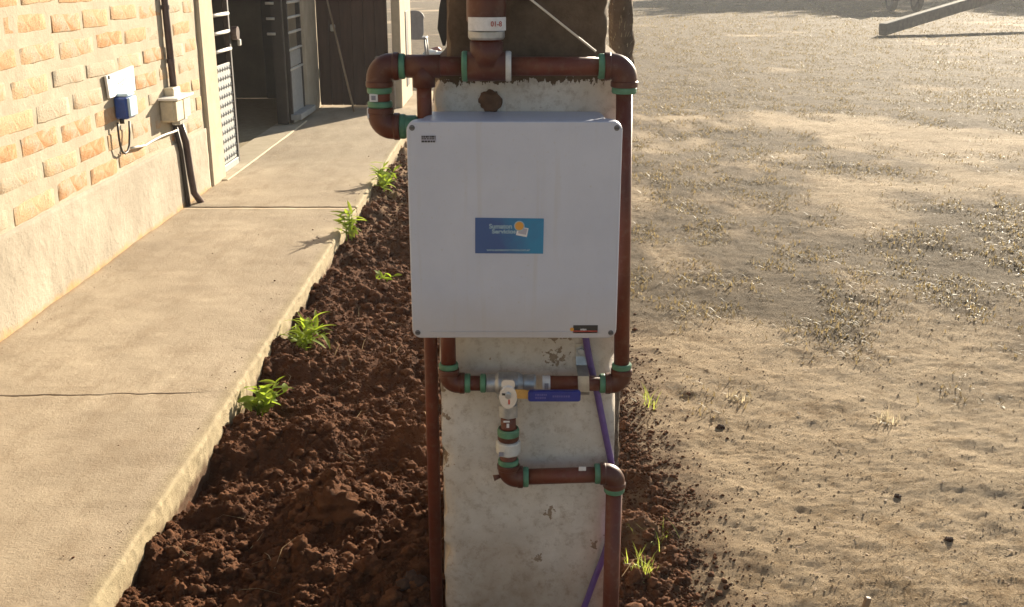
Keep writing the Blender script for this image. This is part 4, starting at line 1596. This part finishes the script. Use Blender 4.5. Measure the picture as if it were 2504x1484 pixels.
plant(-.925, 3.58, 'low leafy weed at the sidewalk edge, nearest the pillar foot', 'round', 12, 7, .11, .085, 1.15, 1, .02)
plant(-.92, 4.28, 'long-leaved weed leaning from the sidewalk edge, second from the front', 'long', 9, 8, .15, .06, 1.2, 2, .05)
plant(-.955, 5.92, 'upright narrow weed against the sidewalk edge below the joint', 'mid', 9, 7, .21, .035, 1.0, 3)
plant(-.69, 5.33, 'tiny seedling weed alone in the middle of the dug bed', 'round', 4, 4, .06, .07, 1.0, 4)
plant(-.945, 7.35, 'bushy bright green weed at the sidewalk edge, farthest from camera', 'mid', 10, 7, .21, .10, 1.25, 5, .03)


def tuft(x, y, label, n_, h, seed, hf, m=None):
    rng = np.random.default_rng(seed)
    z = float(hf(np.array([x]), np.array([y]))[0])
    me = blades('blades', rng.normal(0, .022, n_), rng.normal(0, .022, n_), np.zeros(n_) - .006, rng.uniform(.4, 1.2, n_) * h, rng.uniform(.002, .0042, n_), rng.uniform(.1, 1.1, n_), rng.uniform(0, 6.28, n_), seed)
    o = link('grass_tuft', me, m or M_leaf2, None, (x, y, z))
    return tag(o, label, 'grass tuft')


hmax = lambda x, y: np.maximum(bed_h(x, y) - .17 * (1 - sstep(.12, .75, bed_mask(x, y))), yard_h(x, y) - .16 * sstep(.35, .9, bed_mask(x, y)))
tuft(.50, 3.72, 'thin pale grass tuft beside the lower right pipe elbow', 24, .085, 1, hmax)
tuft(.345, 2.52, 'green grass tuft at the foot of the right pipe', 60, .075, 2, hmax)
tuft(.40, 2.70, 'sparse grass sprig just behind the tuft by the right pipe', 26, .075, 3, hmax)
tuft(1.38, 3.62, 'bleached dry grass clump on the bare earth at right', 60, .06, 4, yard_h, M_straw)
tuft(.86, 3.80, 'dry matted grass clump left on the trodden path', 80, .045, 5, yard_h, M_straw)


def rock(name, label, cat, x, y, z, r, squash, seed, m):
    v = I4[0]
    q = 1 + .55 * fbm(v[:, 0] * 1.6 + seed, v[:, 1] * 1.6 + v[:, 2] * 1.3, 5, seed, .66) + .45 * fbm(v[:, 2] * 2.6 + v[:, 0], v[:, 0] * 2.3 - v[:, 1] * 1.9 + seed * 3, 5, seed + 3, .66)
    v = v * q[:, None] * np.array([r, r * .9, r * squash])
    me = np_mesh(name, v, I4[1].ravel(), np.full(len(I4[1]), 3), True)
    return tag(link(name, me, m, None, (x, y, z)), label, cat)


def onbed(px, py):
    p = at_z(px, py, .03)
    return p.x, p.y, float(bed_h(np.array([p.x]), np.array([p.y]))[0])


x, y, z = onbed(830, 1275)
rock('earth_clod', 'biggest dark earth clod in the dug bed left of the pillar', 'clod', x, y, z - .02, .075, .8, 91, M_clod)
x, y, z = onbed(590, 1495)
rock('earth_clod', 'earth clod at the very bottom beside the sidewalk edge', 'clod', x, y, z, .052, .8, 92, M_clod)
x, y, z = onbed(1010, 1440)
rock('stone', 'smooth stone in the shadow left of the pillar foot', 'stone', x, y, z, .038, .6, 93, M_darkstone)
x, y, z = onbed(905, 1395)
rock('earth_clod', 'round earth clod between the biggest clod and the pillar foot', 'clod', x, y, z, .042, .8, 94, M_clod)
p = at_z(1763, 1041, .01)
rock('stone', 'dark stone on the trodden earth right of the purple hose', 'stone', p.x, p.y, float(yard_h(np.array([p.x]), np.array([p.y]))[0]) + .004, .015, .6, 95, M_darkstone)
p = at_z(2690 * .8634 - 0, 1518 * .8634, .01)
rock('stone', 'dark stone on the bare earth in the lower right', 'stone', p.x, p.y, float(yard_h(np.array([p.x]), np.array([p.y]))[0]) + .004, .012, .7, 96, M_darkstone)
p = at_z(2196, 1203, .01)
rock('stone', 'small dark stone near the middle of the right yard', 'stone', p.x, p.y, float(yard_h(np.array([p.x]), np.array([p.y]))[0]) + .004, .010, .7, 97, M_darkstone)
p = at_z(2118, 1474, .01)
zz0 = float(yard_h(np.array([p.x]), np.array([p.y]))[0])
o = MB().box((0, 0, .018), (.016, .014, .045), Matrix.Rotation(.2, 3, 'Y'), .003).build('wood_stub', M_wood, None, (p.x, p.y, zz0 - .004))
tag(o, 'short brown wooden stub upright at the bottom edge', 'stub')

# ------------------------------------------------------------------ far yard
# chair beyond the pier
ch = thing('plastic_chair', 'grey plastic chair seen from behind past the cement pier', 'chair', (-1.72, 18.6, yard_h(np.array([-1.7]), np.array([18.6]))[0]))
bk = []
for y, s_ in ((0, 1), (.03, 1)):
    bk.append(([(x * (1 if z > .3 else .9), z + .42) for x, z in round_rect(.34, .48, .14, 6, 0, .2)], y))
loft(bk, 'backrest', M_chair, ch)
MB().box((0, .24, .40), (.38, .42, .04), ch=.012).build('seat', M_chair, ch)
for sx in (-1, 1):
    for yy in (.05, .42):
        MB().tube([(sx * .16, yy, .38), (sx * .19, yy + (.02 if yy > .1 else -.03), -.01)], [.018, .022], 8).build('leg', M_chair, ch)


def crumple(name, label, cat, x, y, r, m, seed, squash=.7):
    v = I2[0].copy()
    rr_ = 1 + .5 * fbm(v[:, 0] * 3 + seed, v[:, 1] * 3 + v[:, 2] * 4, 3, seed)
    v = v * rr_[:, None] * np.array([r * 1.3, r, r * squash])
    z = float(yard_h(np.array([x]), np.array([y]))[0])
    return tag(link(name, np_mesh(name, v, I2[1].ravel(), np.full(len(I2[1]), 3), False), m, None, (x, y, z + r * squash * .7)), label, cat)


for (px_, py_, r_, m_, lab, nm) in ((1052, 128, .10, M_rag, 'crumpled white bag on the ground right of the grey chair', 'plastic_bag'),
                                    (1066, 118, .07, M_ragr, 'crumpled red bag on the ground behind the white bags', 'plastic_bag'),
                                    (1078, 132, .10, M_rag, 'crumpled white bag against the left side of the pillar', 'plastic_bag')):
    p = at_z(px_, py_ + 6, 0)
    crumple(nm, lab, 'bag', p.x, p.y, r_, m_, 31 + px_)
# dark strip hanging at the pillar's left edge
hs = [at_y(1090, -30, 2.40), at_y(1086, 20, 2.40), at_y(1083, 70, 2.40), at_y(1086, 112, 2.40)]
vs, fs = [], []
for i, p in enumerate(hs):
    wd = (.006, .011, .012, .003)[i]
    for sx in (-1, 1):
        for dy in (0, .003):
            vs.append(p + Vector((sx * wd, dy, 0)))
for i in range(3):
    a, b_ = i * 4, i * 4 + 4
    fs += [(a, a + 2, b_ + 2, b_), (a + 1, b_ + 1, b_ + 3, a + 3), (a, b_, b_ + 1, a + 1), (a + 2, a + 3, b_ + 3, b_ + 2)]
o = MB().add(vs, fs).build('hanging_strap', M_cable_b)
tag(o, 'dark strap hanging along the upper left edge of the pillar', 'strap')


# farm cart and propped beam
def wheel(parent, c, r, wdt):
    c = Vector(c)
    mb = MB()
    mb.lathe(c - Vector((wdt / 2, 0, 0)), (1, 0, 0), [(0, r * .66), (0, r * .9), (wdt * .2, r), (wdt * .8, r), (wdt, r * .9), (wdt, r * .66)], 28)
    wo_ = mb.build('wheel', M_tyre, parent)
    rm_ = MB().lathe(c - Vector((wdt * .56, 0, 0)), (1, 0, 0), [(0, .02), (0, r * .5), (.02, r * .64), (wdt * 1.1, r * .64), (wdt * 1.1, .05)], 20)
    rm_.build('rim', M_cart, wo_)
    return wo_


cw = at_z(2205, 27, 0)
cart = thing('farm_cart', 'two-wheeled farm cart standing in shade at the far top edge', 'cart', (cw.x, cw.y, 0))
R3 = Matrix.Rotation(R(-62), 3, 'Z')
wheel(cart, (-.42, -.1, .44), .46, .2)
wheel(cart, (.46, -.15, .44), .46, .2)
MB().box((.0, .2, .95), (1.9, 3.2, .12), ch=.02).build('deck', M_cart, cart)
for sx in (-1, 1):
    MB().box((sx * .93, .2, 1.25), (.05, 3.2, .5), ch=.01).build('side_board', M_cart, cart)
MB().tube([(-.6, -.12, .46), (.64, -.12, .46)], .05, 10).build('axle', M_tyre, cart)
MB().box((0, .15, .74), (.5, .5, .32), ch=.02).build('axle_block', M_cart, cart)
b0 = at_z(2158, 72, .15)
b1 = Vector((b0.x + 10.1, b0.y + 8.3, 1.9))
bt = thing('timber_beam', 'long weathered beam propped on one end near the cart', 'beam', (b0.x, b0.y, 0))
dv = b1 - b0
Mq = dv.to_track_quat('X', 'Z').to_matrix()
MB().box((b0 + b1) / 2 - bt.location, (dv.length, .22, .27), Mq, .02).build('log', M_beam, bt)
MB().box(b1 - bt.location - Vector((.3, .2, b1.z / 2 + .12)), (.5, .5, b1.z - .08), None, .03).build('support', M_beam, bt)


# trees beyond the yard whose long shadows reach into the picture
def tree(x, y, h, cr, label, seed):
    rng = np.random.default_rng(seed)
    z = 0.0
    t = thing('tree', label, 'tree', (x, y, z), 'trees beyond the yard')
    mb = MB().tube([(0, 0, -.2), (.1, 0, h * .25), (.0, .1, h * .55), (.1, .05, h * .85)], [.28, .22, .15, .04], 10)
    for k in range(6):
        a = k * 1.05
        mb.tube([(0, .05, h * (.3 + .07 * k)), (math.cos(a) * cr * .6, math.sin(a) * cr * .6, h * (.45 + .07 * k))], [.09, .03], 6)
    mb.build('trunk', M_bark, t)
    n_ = 5200
    cl = rng.normal(0, 1, (26, 3))
    cl = cl / np.linalg.norm(cl, axis=1)[:, None] * rng.uniform(.35, 1, (26, 1)) * np.array([cr, cr, h * .34]) + np.array([0, 0, h * .64])
    P = cl[rng.integers(0, 26, n_)] + rng.normal(0, .28 * cr * .6, (n_, 3))
    P[:, 2] = np.maximum(P[:, 2], h * .22)
    u = rng.normal(0, 1, (n_, 3)); u /= np.linalg.norm(u, axis=1)[:, None]
    v = np.cross(u, rng.normal(0, 1, (n_, 3))); v /= np.linalg.norm(v, axis=1)[:, None]
    s_ = rng.uniform(.20, .40, (n_, 1))
    V = np.stack([P - u * s_, P - v * s_ * .5, P + u * s_, P + v * s_ * .5], 1)
    me = np_mesh('crown', V.reshape(-1, 3), np.arange(n_ * 4), np.full(n_, 4), False)
    link('crown', me, M_treeleaf, t)


tree(17.5, 66.0, 8.7, 3.6, 'broad leafy tree beyond the yard, behind the pillar side', 1)
tree(21.5, 66.5, 8.5, 3.6, 'broad leafy tree beyond the yard, straight behind the cart', 2)
tree(25.5, 66.0, 8.9, 3.6, 'broad leafy tree beyond the yard, past the propped beam', 3)
tree(30.0, 63.0, 8.0, 3.4, 'broad leafy tree beyond the yard, at its far right corner', 4)

# haze volume added over the yard to imitate a veil of lens flare
hz = MB().box((20, 60, 5.4), (260, 260, 15.2)).build('haze', None)
hm = bpy.data.materials.new('haze air')
hm.use_nodes = True
ht = hm.node_tree
ht.nodes.clear()
ho = ht.nodes.new('ShaderNodeOutputMaterial')
hv = ht.nodes.new('ShaderNodeVolumePrincipled')
hv.inputs['Color'].default_value = (.92, .92, .95, 1)
hv.inputs['Density'].default_value = .0014
hv.inputs['Anisotropy'].default_value = .35
ht.links.new(hv.outputs[0], ho.inputs['Volume'])
hz.data.materials.append(hm)
tag(hz, kind='stuff', label='thin haze volume added over the yard for a flare veil', cat='haze')
